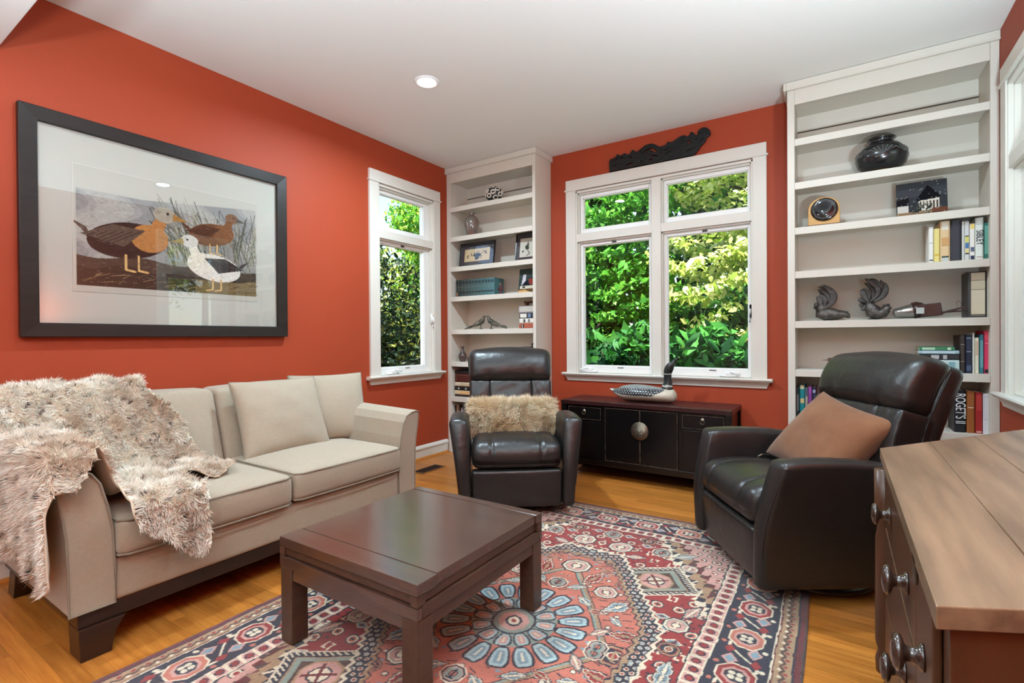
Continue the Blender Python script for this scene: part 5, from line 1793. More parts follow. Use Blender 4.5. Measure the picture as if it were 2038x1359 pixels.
for k, (lab, c, mk) in enumerate((('pale grey-green book at the bottom of the flat pile', (178, 196, 192), [(0.75, 0.9, (120, 160, 166))]), ('black book with white lettering in the flat pile', (38, 36, 40), [(0.3, 0.5, (170, 168, 166)), (0.6, 0.7, (170, 168, 166))]),
                                  ('light steel-blue book in the flat pile', (150, 176, 184), [(0.1, 0.9, (176, 198, 204))]), ('green book topmost of the flat pile', (58, 122, 82), [(0.08, 0.45, (168, 200, 170)), (0.8, 0.9, (190, 214, 190))]))):
    flat(lab, x0 + (0.004 * (k % 2)), x1 - (0.02 if k == 3 else 0.0), zz_[k], zz_[k + 1], yb_ - 0.01, c, mk, group=gD)
# small brown shorebird
xb_, _ = PX(1662, 725, 3.83)
sb_ = thing('bird_figurine', 'small brown long-billed wading bird figurine left of the right recliner', 'figurine', (xb_, 3.83, ZR[5] + 0.0004))
M_BIRD = mat('mottled_brown', (122, 88, 62), rough=0.5, c2=(70, 48, 36), nscale=40)
MB().loft([(0.070, 0, 0.030), (0.050, 0, 0.036), (0.015, 0, 0.046), (-0.010, 0, 0.052), (-0.022, 0, 0.062), (-0.034, 0, 0.064), (-0.042, 0, 0.060)], [0.004, 0.016, 0.026, 0.022, 0.014, 0.013, 0.005], [0.004, 0.012, 0.024, 0.020, 0.014, 0.013, 0.005], n=12).build('body', M_BIRD, sb_, smooth=True)
MB().tube([(-0.040, 0, 0.061), (-0.075, 0, 0.060)], [0.0035, 0.0015], n=6).build('bill', M_BIRD, sb_)
for dy in (-0.008, 0.008):
    MB().tube([(0.012, dy, 0.028), (0.010, dy, 0.004)], 0.002, n=6).build('leg', M_BIRD, sb_)
MB().lathe([(0, 0), (0.024, 0), (0.022, 0.004), (0, 0.005)], 16, at=(0.01, 0, 0)).build('base', M_BIRD, sb_, smooth=True)

# ---- right bookcase, seventh shelf: two groups of books
z = ZR[6]
gE = 'books at the left end of the shelf beside the brown cushion'
for lab, a, b, tp, c, mk in (('black paperback at the very left of the low shelf', 1584.6, 1591, 772, (40, 42, 44), [(0.3, 0.8, (110, 100, 96))]),
                             ('teal book with cream bands on the low shelf', 1591.4, 1602, 767, (22, 128, 132), [(0.90, 1.0, (214, 196, 150)), (0.50, 0.63, (206, 178, 122))]),
                             ('narrow beige and grey book on the low shelf', 1602.4, 1608, 772, (168, 156, 140), [(0.75, 0.99, (76, 86, 110))]),
                             ('purple book on the low shelf', 1608.4, 1616, 769, (150, 74, 150), [(0.5, 0.8, (120, 56, 126))]),
                             ('dark navy book on the low shelf', 1616.4, 1624.4, 771, (38, 36, 66), [(0.84, 0.93, (150, 150, 170))]),
                             ('maroon leather book on the low shelf', 1625, 1636.4, 768, (74, 46, 44), [(0.3, 0.78, (104, 70, 62))]),
                             ('bright orange book on the low shelf', 1637, 1650, 776.5, (226, 112, 40), []),
                             ('beige book with a black and white emblem on the low shelf', 1651, 1665, 778, (176, 164, 138), [(0.72, 0.92, (24, 26, 24)), (0.76, 0.88, (206, 204, 170))])):
    upright(lab, a, b, tp, z, yb_, c, mk, d=0.19, group=gE, py=800)
gF = 'reference books at the right end of the low shelf'
upright('big black reference book with tall white vertical lettering behind the right recliner', 1899, 1922.4, 776, z, yb_, (24, 26, 30), [], d=0.2, group=gF, py=800, text=("ROGET'S II", 0.062, (232, 232, 230), 0.56, 0.60))
upright('brown hardback beside the big black reference book', 1924, 1940.6, 779, z, yb_, (150, 86, 40), [(0.60, 0.62, (222, 210, 190)), (0.62, 0.95, (150, 86, 40))], d=0.2, group=gF, py=800)
upright('red hardback right of the brown one', 1941.4, 1955.6, 781, z, yb_, (158, 36, 36), [(0.55, 0.93, (176, 52, 48)), (0.02, 0.06, (206, 150, 140))], d=0.2, group=gF, py=800)
upright('pale lilac-white book at the right end of the low shelf', 1956.4, 1970, 783, z, yb_, (212, 206, 210), [(0.35, 0.92, (150, 140, 142)), (0.36, 0.91, (204, 198, 202))], d=0.2, group=gF, py=800)

# ---- black pot
x, _ = PX(1754, 335, 3.85)
pot = thing('black_pot', 'round black carved pottery jar on the upper right shelf', 'pot', (x, 3.845, ZR[1] + 0.0004))
pot.scale = (1.18, 1.18, 1.18)
M_POT = mat('burnished_black_clay', (18, 19, 22), rough=0.2, c2=(30, 31, 34), nscale=14, spec=0.6, coat=0.2)
pr = [(0.0, 0.012), (0.055, 0.012), (0.075, 0.018), (0.104, 0.045), (0.116, 0.080), (0.108, 0.115), (0.080, 0.145), (0.056, 0.158), (0.050, 0.168), (0.058, 0.178), (0.064, 0.182), (0.062, 0.186), (0.052, 0.178), (0.044, 0.166), (0.0, 0.150)]
MB().lathe(pr, 40).build('vessel', M_POT, pot, smooth=True)
for a0 in np.linspace(0, 2 * PI, 7)[:-1]:
    for k in range(7):
        b = (k - 3) * 0.28
        z0_, z1_ = 0.088, 0.088 + 0.030 * math.cos(b)
        aa = a0 - PI / 2
        da = 0.03 * math.sin(b) / 0.112 * 2.6
        r_at = lambda zz: np.interp(zz, [p[1] for p in pr[2:8]], [p[0] for p in pr[2:8]]) + 0.0006
        zz0, zz1 = 0.086, 0.086 + 0.034 * math.cos(b)
        MB().tube([(r_at(zz0) * math.cos(aa + da * 0.25), r_at(zz0) * math.sin(aa + da * 0.25), zz0), (r_at(zz1) * math.cos(aa + da), r_at(zz1) * math.sin(aa + da), zz1)], [0.001, 0.0026], n=5).build('carved_petal', cmat((96, 96, 92), 0.8), pot)
MB().tube([(0.062 * math.cos(a), 0.062 * math.sin(a), 0.006) for a in np.linspace(0, 2 * PI, 25)[:-1]], 0.0065, n=8, closed=True).build('straw_ring', mat('straw', (176, 140, 92), rough=0.9), pot, smooth=True)

# ---- round clock on blond wood
x, _ = PX(1640, 445, 3.83)
clk = thing('desk_clock', 'round black-faced clock on a blond wooden arch', 'clock', (x, 3.81, ZR[2] + 0.0004))
clk.scale = (1.32, 1.2, 1.30)
M_BLOND = mat('blond_wood', (206, 160, 92), rough=0.4, c2=(188, 138, 72), nscale=6, stretch=(1, 1, 6))
arch = [(-0.066, 0.010), (0.066, 0.010), (0.066, 0.09)] + [(0.066 * math.cos(a), 0.09 + 0.056 * math.sin(a)) for a in np.linspace(0, PI, 15)[1:-1]] + [(-0.066, 0.09)]
MB().prism(arch, 'y', -0.018, 0.022).build('case', M_BLOND, clk, bevel=0.003)
MB().box(-0.078, 0.085, -0.034, 0.036, 0.0, 0.010).build('base', mat('dark_walnut_base', (92, 60, 40), rough=0.4), clk, bevel=0.002)
rx = Matrix.Rotation(PI / 2, 3, 'X')
MB().lathe([(0.0, 0.0), (0.054, 0.0), (0.057, 0.006), (0.052, 0.014), (0.046, 0.012), (0.036, 0.016), (0.0, 0.020)], 36, at=(0.002, -0.0182, 0.083), rot=rx).build('dial', mat('gloss_black_dial', (12, 14, 18), rough=0.08, spec=0.7), clk, smooth=True)
MB().tube([(0.002 + 0.054 * math.cos(a), -0.024, 0.083 + 0.054 * math.sin(a)) for a in np.linspace(0, 2 * PI, 33)[:-1]], 0.0022, n=6, closed=True).build('bezel', mat('dark_chrome', (60, 64, 72), rough=0.15, metal=0.9), clk, smooth=True)

# ---- leaning painted tile: houses by night
def leaning_panel(name, label, cat, x0, x1, ztop, z0, y0, img, frame=None, lean=0.13, thick=0.008, matw=0.0, yaw=0.0, zrot=0.0):
    w_, h = abs(x1 - x0), (ztop - z0) / math.cos(lean)
    r = thing(name, label, cat, ((x0 + x1) / 2, y0, z0 + 0.0006), rot=(-lean, 0, yaw))
    if frame:
        f_w, fc = frame
        ring(-w_ / 2, w_ / 2, 0, h, f_w, -0.014, 0.0).build('frame', fc, r, bevel=0.001)
        MB().box(-w_ / 2 + f_w - 0.002, w_ / 2 - f_w + 0.002, -0.006, -0.003, f_w - 0.002, h - f_w + 0.002).build('mat_board', cmat((58, 56, 62), 0.9), r)
        m_ = f_w + matw
        canvas_mesh('artwork', img, -w_ / 2 + m_, w_ / 2 - m_, m_ * 0.85, h - m_ * 1.1, M_PRINT, r, y=-0.0066)
        MB().box(-w_ / 2 + f_w, w_ / 2 - f_w, -0.0095, -0.0087, f_w, h - f_w).build('pane', M_PGLASS, r)
    else:
        MB().box(-w_ / 2, w_ / 2, -thick, 0, 0, h).build('panel', cmat((30, 28, 28), 0.5), r, bevel=0.001)
        canvas_mesh('artwork', img, -w_ / 2 + 0.001, w_ / 2 - 0.001, 0.001, h - 0.001, M_PRINT, r, y=-thick - 0.0004)
    return r


A = Paint(100, 70, (52, 54, 58), 0.9)
rs = np.random.RandomState(2)
A.rect(0, 0, 100, 30, (62, 64, 68))
A.poly([(0, 34), (24, 28), (26, 44), (0, 46)], (24, 22, 24))
A.rect(2, 45, 24, 62, (196, 190, 180))
A.poly([(40, 34), (62, 8), (86, 30), (84, 36), (42, 38)], (20, 18, 22))
A.poly([(44, 38), (84, 35), (84, 56), (46, 58)], (206, 198, 184))
for k in range(6):
    A.rect(46 + k * 6.5, 40, 49 + k * 6.5, 54, (64, 54, 46))
A.rect(0, 58, 100, 70, (140, 112, 84))
A.rect(70, 54, 100, 66, (104, 64, 48))
for k in range(60):
    a, b = rs.uniform(26, 70), rs.uniform(44, 62)
    A.ell(a, b, 1.6, 1.6, [(24, 30, 26), (52, 56, 48), (110, 104, 92)][rs.randint(3)])
for k in range(40):
    A.ell(rs.uniform(0, 100), rs.uniform(0, 66), 0.9, 0.7, (186, 186, 180))
x0, _ = PX(1784, 425, 3.84)
x1, _ = PX(1886, 415, 3.84)
leaning_panel('painted_tile', 'dark painted tile of white houses with dark roofs, leaning on the shelf', 'tile', x0, x1, PX(1835, 362, 3.87)[1], ZR[2], 3.835, A.a, lean=0.16)

# ---- left bookcase ------------------------------------------------------------------------------------
# openwork ceramic ball
x, _ = PX(986, 390, 3.82)
ball = thing('ceramic_ball', 'white and dark openwork ceramic flower ball on the top corner shelf', 'ornament', (x, 3.80, ZL[0] + 0.0004))
ball.scale = (1.45, 1.3, 1.45)
M_CER = mat('white_glazed_ceramic', (226, 220, 208), rough=0.25, c2=(200, 186, 170), nscale=14)
MB().lathe([(0.0, 0.004), (0.03, 0.004), (0.052, 0.028), (0.058, 0.052), (0.050, 0.078), (0.028, 0.094), (0.0, 0.096)], 22).build('core', cmat((34, 34, 34), 0.4), ball, smooth=True)
ga = PI * (3 - math.sqrt(5))
for k in range(22):
    zz = 1 - 2 * (k + 0.5) / 22
    rr_ = math.sqrt(1 - zz * zz)
    n_ = Vector((rr_ * math.cos(ga * k), rr_ * math.sin(ga * k), zz))
    c = Vector((0, 0, 0.051)) + Vector((n_.x * 0.056, n_.y * 0.056, n_.z * 0.042))
    if c.z < 0.016:
        c.z = 0.016
    q = n_.to_track_quat('Z', 'Y').to_matrix()
    MB().tube([tuple(c + q @ Vector((0.0155 * math.cos(a), 0.0115 * math.sin(a), 0))) for a in np.linspace(0, 2 * PI, 11)[:-1]], 0.0052, n=6, closed=True).build('petal', M_CER, ball, smooth=True)

# glazed vase
x, _ = PX(940, 460, 3.82)
vs_ = thing('glazed_vase', 'grey-brown glazed stoneware vase on the second corner shelf', 'vase', (x, 3.81, ZL[1] + 0.0004))
M_GLAZE = mat('mottled_glaze', (108, 112, 106), rough=0.14, c2=(112, 70, 56), nscale=9, ndetail=5, coat=0.5, spec=0.6)
MB().lathe([(0.0, 0.0), (0.036, 0.0), (0.040, 0.006), (0.056, 0.05), (0.070, 0.10), (0.073, 0.135), (0.064, 0.170), (0.040, 0.195), (0.028, 0.202), (0.026, 0.212), (0.034, 0.222), (0.030, 0.224), (0.022, 0.212), (0.0, 0.20)], 32).build('vessel', M_GLAZE, vs_, smooth=True)

# two framed small pictures
A = Paint(90, 62, (206, 182, 142), 0.8)
for pts in ([(8, 40), (14, 28), (13, 44)], [(24, 20), (24, 32), (32, 33), (36, 18)], [(60, 26), (76, 14), (74, 30)], [(66, 12), (80, 30)], [(40, 18), (52, 16)], [(48, 44), (58, 46), (62, 36)]):
    A.line(pts, 2.4, (40, 34, 30))
A.ell(46, 32, 13, 10, (30, 28, 28))
A.ell(44, 46, 7, 8, (34, 30, 30))
x0, _ = PX(914.5, 500, 3.80)
x1, _ = PX(983.5, 500, 3.80)
leaning_panel('framed_sketch', 'black-framed ink sketch on tan paper, left of the corner shelf', 'picture', x0, x1, PX(950, 482, 3.82)[1], ZL[2], 3.80, A.a, frame=(0.012, cmat((24, 22, 22), 0.3)), matw=0.045, lean=0.14)
A = Paint(60, 62, (206, 202, 188), 0.8)
A.ell(30, 30, 9, 7, (52, 70, 60), 0.6)
A.poly([(28, 24), (34, 8), (38, 26)], (60, 76, 66))
A.line([(34, 40), (42, 50), (30, 56)], 2.5, (50, 48, 44))
A.poly([(8, 40), (18, 38), (14, 46)], (44, 44, 44))
x0, _ = PX(1024, 500, 3.82)
x1, _ = PX(1078, 500, 3.82)
x1 = min(x1, -2.236)
leaning_panel('framed_sketch', 'black-framed bird sketch on white paper, half hidden at the right of the corner shelf', 'picture', x0, x1, PX(1045, 463, 3.84)[1], ZL[2], 3.83, A.a, frame=(0.011, cmat((22, 22, 24), 0.3)), matw=0.035, lean=0.14, yaw=0.0)

# set of matching green-blue books
gG = 'matching set of green-blue bound books'
edges = np.linspace(907.2, 983, 13)
for k in range(12):
    t_ = k / 11
    c = tuple(int(a + (b - a) * t_) for a, b in zip((48, 54, 50), (74, 116, 120)))
    upright('volume %s from the left of the matching green-blue set' % ['first', 'second', 'third', 'fourth', 'fifth', 'sixth', 'seventh', 'eighth', 'ninth', 'tenth', 'eleventh', 'twelfth'][k],
            edges[k], edges[k + 1], 557.5 - 5.5 * t_, ZL[3], 3.775, c, [(0.74, 0.90, tuple(int(v * 0.55) for v in c)), (0.20, 0.30, tuple(int(v * 0.5) for v in c)), (0.55, 0.56, (150, 146, 110))], d=0.16, group=gG, py=570)
# small figures beside the set
def figure(label, px, py, h, c, c2_, y0, z0):
    x, _ = PX(px, py, y0)
    r = thing('wooden_figure', label, 'figurine', (x, y0, z0 + 0.0004))
    m1, m2 = cmat(c, 0.5), cmat(c2_, 0.5)
    MB().lathe([(0.0, 0.0), (0.22 * h, 0.0), (0.20 * h, 0.06 * h), (0.12 * h, 0.10 * h), (0.16 * h, 0.30 * h), (0.19 * h, 0.52 * h), (0.17 * h, 0.66 * h), (0.07 * h, 0.74 * h), (0.0, 0.75 * h)], 14, squash=0.75).build('body', m1, r, smooth=True)
    MB().lathe([(0.0, 0.72 * h), (0.07 * h, 0.74 * h), (0.10 * h, 0.84 * h), (0.08 * h, 0.94 * h), (0.0, h)], 12).build('head', m2, r, smooth=True)
    for s in (-1, 1):
        MB().tube([(s * 0.17 * h, 0, 0.62 * h), (s * 0.24 * h, -0.04 * h, 0.45 * h), (s * 0.20 * h, -0.10 * h, 0.34 * h)], [0.05 * h, 0.045 * h, 0.05 * h], n=8).build('arm', m1, r, smooth=True)
figure('dark red carved standing figure at the right end of the green set', 996.5, 580, 0.105, (66, 26, 28), (110, 76, 50), 3.755, ZL[3])
figure('tiny orange and brown figure at the left end of the green set', 910, 590, 0.042, (150, 90, 60), (222, 170, 130), 3.748, ZL[3])

# leaning lighthouse card
A = Paint(56, 84, (50, 62, 60), 0.8)
A.rect(0, 0, 56, 30, (58, 70, 68))
A.poly([(12, 20), (20, 18), (22, 52), (8, 56)], (190, 184, 190))
A.poly([(6, 60), (24, 36), (34, 58)], (28, 30, 40))
A.poly([(28, 36), (44, 32), (54, 46), (50, 58), (32, 54)], (132, 54, 48))
A.poly([(34, 34), (48, 24), (52, 40)], (44, 40, 52))
A.rect(4, 58, 50, 68, (196, 188, 170))
A.rect(12, 60, 20, 66, (40, 40, 44))
A.rect(0, 68, 56, 84, (96, 70, 46))
A.poly([(0, 74), (20, 72), (36, 80), (0, 84)], (200, 158, 104))
x0, _ = PX(1031.5, 560, 3.81)
x1, _ = PX(1068, 560, 3.81)
leaning_panel('painted_card', 'small painted card of a lighthouse and cottage, leaning beside the green set', 'picture', x0, min(x1, -2.235), PX(1045, 535, 3.83)[1], ZL[3], 3.81, A.a, lean=0.14, thick=0.005)

# pair of long-tailed birds
def pheasant(label, px, d):
    x, _ = PX(px, 650, 3.81)
    r = thing('bird_figurine', label, 'figurine', (x, 3.81, ZL[4] + 0.0004), group='pair of birds beak to beak')
    m_ = mat('antique_pewter', (128, 122, 108), rough=0.4, metal=0.7, c2=(58, 52, 44), nscale=46, ndetail=4, bump=0.4, bscale=150)
    pts = [(-d * 0.150, 0.010), (-d * 0.115, 0.030), (-d * 0.070, 0.045), (-d * 0.030, 0.060), (d * 0.005, 0.078), (d * 0.020, 0.098), (d * 0.024, 0.116), (d * 0.034, 0.122), (d * 0.050, 0.116)]
    MB().loft([(a, 0, b) for a, b in pts], [0.004, 0.012, 0.020, 0.026, 0.024, 0.016, 0.012, 0.010, 0.002], [0.003, 0.008, 0.017, 0.024, 0.026, 0.016, 0.013, 0.011, 0.002], n=12).build('body', m_, r, smooth=True)
    for k, (ez, ex) in enumerate(((0.002, 0.205), (0.014, 0.190), (0.024, 0.170))):
        P, ra, rb2 = feather([(-d * 0.08, 0.042, 0.006 * (k - 1)), (-d * 0.13, 0.026, 0.008 * (k - 1)), (-d * ex, ez, 0.014 * (k - 1))], 0.009)
        MB().loft(P, rb2, ra, n=8, up=(0, 1, 0)).build('tail_feather', m_, r, smooth=True)
    MB().loft([(-d * 0.02, -0.024, 0.066), (-d * 0.05, -0.027, 0.048), (-d * 0.10, -0.022, 0.026)], [0.004, 0.005, 0.002], [0.016, 0.020, 0.006], n=8).build('wing', m_, r, smooth=True)
    MB().tube([(-d * 0.012, 0, 0.045), (-d * 0.010, 0, 0.010)], 0.0045, n=6).build('leg', m_, r)
    MB().lathe([(0, 0), (0.022, 0), (0.018, 0.006), (0, 0.012)], 14, at=(-d * 0.010, 0, 0)).build('base', m_, r, smooth=True)
pheasant('left one of two pewter birds meeting beak to beak', 959, 1)
pheasant('right one of two pewter birds meeting beak to beak', 976, -1)

# pile of books at the right of that shelf
gH = 'pile of books lying at the right of the corner bookcase'
y0 = 3.80
x0, _ = PX(1033, 640, y0)
zb = [ZL[4]] + [PX(1047, p_, y0)[1] for p_ in (643, 633.5, 622.5, 607.5)]
for k, (lab, c, mk, dx) in enumerate((('brick red book at the bottom of the corner pile', (164, 84, 62), [(0.12, 0.28, (30, 28, 26)), (0.17, 0.21, (200, 190, 170))], 0.0), ('white book with a small portrait in the corner pile', (222, 218, 206), [(0.22, 0.34, (80, 70, 64)), (0.5, 0.6, (120, 110, 96))], 0.006),
                                     ('black and white book in the corner pile', (36, 38, 44), [(0.05, 0.42, (218, 216, 204)), (0.5, 0.66, (110, 130, 160))], 0.004), ('lilac-grey book on top of the corner pile', (168, 160, 166), [(0.05, 0.95, (190, 186, 176))], 0.0))):
    flat(lab, x0 + dx, -2.234, zb[k], zb[k + 1], y0, c, mk, group=gH, d=0.15)
xk, _ = PX(1043, 603, 3.82)
wk = thing('wooden_mallet', 'small dark wooden block lying on top of the corner pile', 'ornament', (xk, 3.84, zb[4] + 0.0004))
MB().box(0.006, 0.030, -0.02, 0.02, 0.0, 0.020).build('foot', cmat((96, 58, 34), 0.4), wk, bevel=0.003)
MB().box(0.0, 0.085, -0.024, 0.024, 0.0202, 0.038).build('block', cmat((84, 48, 28), 0.4), wk, bevel=0.004)

# bottle vase
x, _ = PX(921, 720, 3.80)
bv = thing('bottle_vase', 'dark brown narrow-necked bottle vase left of the recliner head', 'vase', (x, 3.80, ZL[5] + 0.0004))
MB().lathe([(0.0, 0.0), (0.024, 0.0), (0.028, 0.005), (0.040, 0.035), (0.042, 0.055), (0.034, 0.078), (0.018, 0.098), (0.013, 0.115), (0.013, 0.135), (0.021, 0.150), (0.018, 0.151), (0.010, 0.135), (0.0, 0.12)], 28).build('vessel', mat('tenmoku_glaze', (46, 32, 34), rough=0.12, c2=(88, 66, 60), nscale=16, coat=0.5), bv, smooth=True)
# dark box with a little finial
x0, _ = PX(1037, 690, 3.80)
db = thing('keepsake_box', 'dark wooden box behind the recliner head, right end of the corner shelf', 'box', ((x0 - 2.236) / 2, 3.85, ZL[5] + 0.0004))
hw_ = (-2.236 - x0) / 2
zt_ = PX(1045, 690, 3.80)[1] - ZL[5]
MB().box(-hw_, hw_, -0.05, 0.06, 0.0, zt_ * 0.72).build('body', cmat((44, 32, 30), 0.35), db, bevel=0.003)
MB().box(-hw_ - 0.001, hw_ + 0.001, -0.052, 0.061, zt_ * 0.725, zt_).build('lid', cmat((54, 38, 34), 0.35), db, bevel=0.003)
MB().loft([(0.005, 0, zt_), (0.004, 0, zt_ + 0.018), (0.014, 0, zt_ + 0.034)], [0.014, 0.011, 0.003], [0.010, 0.008, 0.003], n=10).build('finial', cmat((22, 22, 24), 0.4), db, smooth=True)

# dark books lying on the low shelf of the corner bookcase
gI = 'books lying on the low corner shelf'
y0 = 3.765
x0, _ = PX(904.5, 765, y0)
x1, _ = PX(950, 765, y0)
zb = [ZL[6]] + [PX(922, p_, y0)[1] for p_ in (785.5, 777.5, 769, 761, 744.5, 737)]
for k, (lab, c, mk, dx) in enumerate((('dark thin book at the bottom of the low pile', (60, 40, 38), [], 0.004), ('cream and apricot book in the low pile', (214, 188, 148), [(0.2, 0.8, (220, 172, 120))], 0.004), ('black book with three white rings in the low pile', (28, 24, 26), [], 0.0),
                                     ('cream book with faint title in the low pile', (214, 200, 172), [(0.2, 0.85, (196, 176, 140))], 0.008), ('thick dark red leather book in the low pile', (82, 34, 26), [(0.04, 0.06, (120, 70, 44))], 0.006), ('black book on top of the low pile', (34, 24, 22), [], 0.006))):
    r = flat(lab, x0 + dx, x1 + 0.06 - dx, zb[k], zb[k + 1], y0, c, mk, group=gI, d=0.17)
    if k == 2:
        for q_ in (0.16, 0.42, 0.62):
            L_ = x1 + 0.06 - x0
            MB().tube([(0.006 * math.cos(a), -0.0012, q_ * L_ + 0.009 * math.sin(a)) for a in np.linspace(0, 2 * PI, 15)[:-1]], 0.0022, n=5, closed=True).build('printed_ring', cmat((226, 222, 210)), r)
gJ = 'books standing on the bottom corner shelf'
for lab, a, b, tp, c in (('black book on the bottom corner shelf, nearest the wall', 901.5, 907.5, 806, (30, 26, 26)), ('brown book on the bottom corner shelf', 908, 913.4, 806, (150, 116, 92)), ('second black book on the bottom corner shelf', 913.8, 917.2, 806, (26, 24, 26)),
                         ('white book on the bottom corner shelf', 917.6, 919.8, 812, (212, 206, 200)), ('navy patterned book on the bottom corner shelf', 920.2, 930, 806, (38, 42, 70)), ('grey book hidden behind the fluffy cushion', 930.4, 938, 812, (110, 104, 100))):
    upright(lab, a, b, tp, 0.128, 3.775, c, [(0.8, 0.82, (150, 140, 120))], d=0.19, group=gJ, py=820)

# ================================================================ loon decoy on the sideboard
yL = 3.80
loon = thing('loon_decoy', 'black and white carved loon with upstretched neck on the sideboard', 'decoy', (-1.29, yL, 0.6004))
def loftc(path, ra, rb, n, colour):
    mb = MB()
    mb.loft(path, ra, rb, n=n)
    V = np.concatenate(mb.v)
    mb.c = [colour(V)]
    return mb
D = interp_path([(-0.262, 0.082, 0.010, 0.004), (-0.235, 0.078, 0.030, 0.010), (-0.200, 0.066, 0.055, 0.030), (-0.140, 0.062, 0.086, 0.056), (-0.060, 0.062, 0.104, 0.064), (0.040, 0.060, 0.108, 0.062),
                 (0.130, 0.056, 0.100, 0.056), (0.200, 0.054, 0.084, 0.054), (0.245, 0.056, 0.056, 0.044), (0.262, 0.058, 0.022, 0.018)], 150)
D[:, 1] = np.maximum(D[:, 1], D[:, 3] + 0.001)
def body_col(V):
    x, y, z = V.T
    dark, white, cream = np.array(lin((20, 22, 26))), np.array(lin((206, 206, 202))), np.array(lin((196, 186, 166)))
    c = np.tile(dark, (len(V), 1))
    ph = np.arctan2(z - 0.06, np.abs(y) + 1e-4)
    row = np.floor(ph / 0.17)
    px_ = np.mod(x + 0.0105 * np.mod(row, 2), 0.021) - 0.0105
    pq_ = (np.mod(ph, 0.17) - 0.085) * 0.09
    spot = np.hypot(px_, pq_) < 0.0044
    c[spot & (z > 0.05)] = np.array(lin((186, 188, 186)))
    shade_ = ((z - 0.100) / 0.025).clip(0, 0.40)[:, None]
    c = c * (1 - shade_) + np.array(lin((176, 178, 176))) * shade_
    line_ = 0.050 + 0.06 * np.clip((x - 0.10) / 0.12, 0, 1) + 0.012 * np.clip((-0.1 - x) / 0.1, 0, 1)
    c[z < line_] = cream
    c[(x > 0.185)] = cream
    c[(x < -0.225)] = white
    return c
loftc([(r_[0], 0, r_[1]) for r_ in D], D[:, 2], D[:, 3], 110, body_col).build('body', mat('painted_decoy', (120, 120, 120), rough=0.35, vcol=True), loon, smooth=True)
N = interp_path([(0.190, 0.085, 0.046, 0.050), (0.196, 0.120, 0.036, 0.040), (0.200, 0.160, 0.027, 0.031), (0.198, 0.200, 0.025, 0.029), (0.200, 0.235, 0.027, 0.032), (0.214, 0.268, 0.028, 0.032), (0.232, 0.294, 0.022, 0.022),
                 (0.246, 0.312, 0.011, 0.012), (0.262, 0.330, 0.006, 0.007), (0.278, 0.346, 0.002, 0.002)], 60)
def neck_col(V):
    z = V[:, 2]
    c = np.tile(np.array(lin((28, 34, 32))), (len(V), 1))
    c[(z < 0.135) & (z > 0.122)] = np.array(lin((176, 176, 168)))
    c[(z < 0.222) & (z > 0.214) & (V[:, 1] < 0.01)] = np.array(lin((186, 186, 180)))
    c[z < 0.100] = np.array(lin((60, 64, 64)))
    return c
mbn = MB()
mbn.loft([(r_[0], 0, r_[1]) for r_ in N], N[:, 2], N[:, 3], n=26, up=(1, 0, 0.01))
mbn.c = [neck_col(np.concatenate(mbn.v))]
mbn.build('neck_and_head', MATS['painted_decoy'], loon, smooth=True)
for s in (-1, 1):
    MB().lathe([(0, 0), (0.0045, 0.001), (0.003, 0.004), (0, 0.005)], 10, at=(0.226, s * 0.0235, 0.284), rot=Matrix.Rotation(s * -PI / 2, 3, 'X')).build('eye', cmat((120, 30, 24), 0.1), loon, smooth=True)
# ================================================================ garden outside the windows
M_SOIL = mat('garden_soil', (66, 54, 38), rough=1.0, c2=(52, 66, 34), nscale=3)
tag(MB().box(-16, 12, -9, 22, -0.9, -0.75).build('garden_ground', M_SOIL), kind='structure')
M_BARK = mat('bark', (74, 60, 48), rough=0.95, c2=(44, 36, 30), nscale=12, stretch=(1, 1, 0.3))
M_LEAF = mat('leaf', (90, 140, 40), rough=0.5, vcol=True, spec=0.3, trans=0.42)


def leaves(root, centres, n, size, cols, seed, flat=0.5, aspect=0.55, layered=0.0, name='foliage'):
    """n leaves around the ellipsoids (cx,cy,cz,rx,ry,rz)"""
    r = np.random.RandomState(seed)
    E_ = np.array(centres)
    wgt = np.prod(E_[:, 3:] + 0.05, axis=1) ** 0.66
    k = r.choice(len(E_), n, p=wgt / wgt.sum())
    d = r.normal(size=(n, 3))
    d /= np.linalg.norm(d, axis=1, keepdims=True)
    rad = r.uniform(0.25, 1.0, (n, 1)) ** 0.45
    P = E_[k, :3] + d * rad * E_[k, 3:]
    if layered:
        P[:, 2] = np.round(P[:, 2] / layered + 0.35 * np.sin(P[:, 0] * 2.1 + P[:, 1])) * layered + r.normal(size=n) * layered * 0.13 + 0.10 * np.sin(P[:, 0] * 5)
    nrm = r.normal(size=(n, 3)) * (1 - flat) + np.array([0, 0, 1.0]) * flat + d * 0.35
    nrm /= np.linalg.norm(nrm, axis=1, keepdims=True)
    t = np.cross(nrm, r.normal(size=(n, 3)))
    t /= np.linalg.norm(t, axis=1, keepdims=True)
    t[:, 2] -= 0.25
    b = np.cross(nrm, t)
    s = size * r.uniform(0.6, 1.25, (n, 1))
    tip, base = P + t * s * 0.6 - nrm * s * 0.10, P - t * s * 0.5
    w1, w2 = b * s * aspect * 0.5, b * s * aspect * 0.40
    q1, q2 = P - t * s * 0.16 + nrm * s * 0.06, P + t * s * 0.22 + nrm * s * 0.03
    VV = np.stack([base, q1 - w1, q2 - w2, tip, q2 + w2, q1 + w1], 1).reshape(-1, 3) - np.array(root.location)
    i6 = np.arange(n)[:, None] * 6
    tri = np.concatenate([i6 + np.array([q]) for q in ([0, 1, 5], [1, 2, 4], [1, 4, 5], [2, 3, 4])])
    c = np.array([lin(q) for q in cols])[r.randint(len(cols), size=n)] * r.uniform(0.85, 1.45, (n, 1))
    o = fast_mesh(name, VV, tri, np.repeat(c, 6, axis=0), M_LEAF, root, smooth=False)
    o['kind'] = 'stuff'


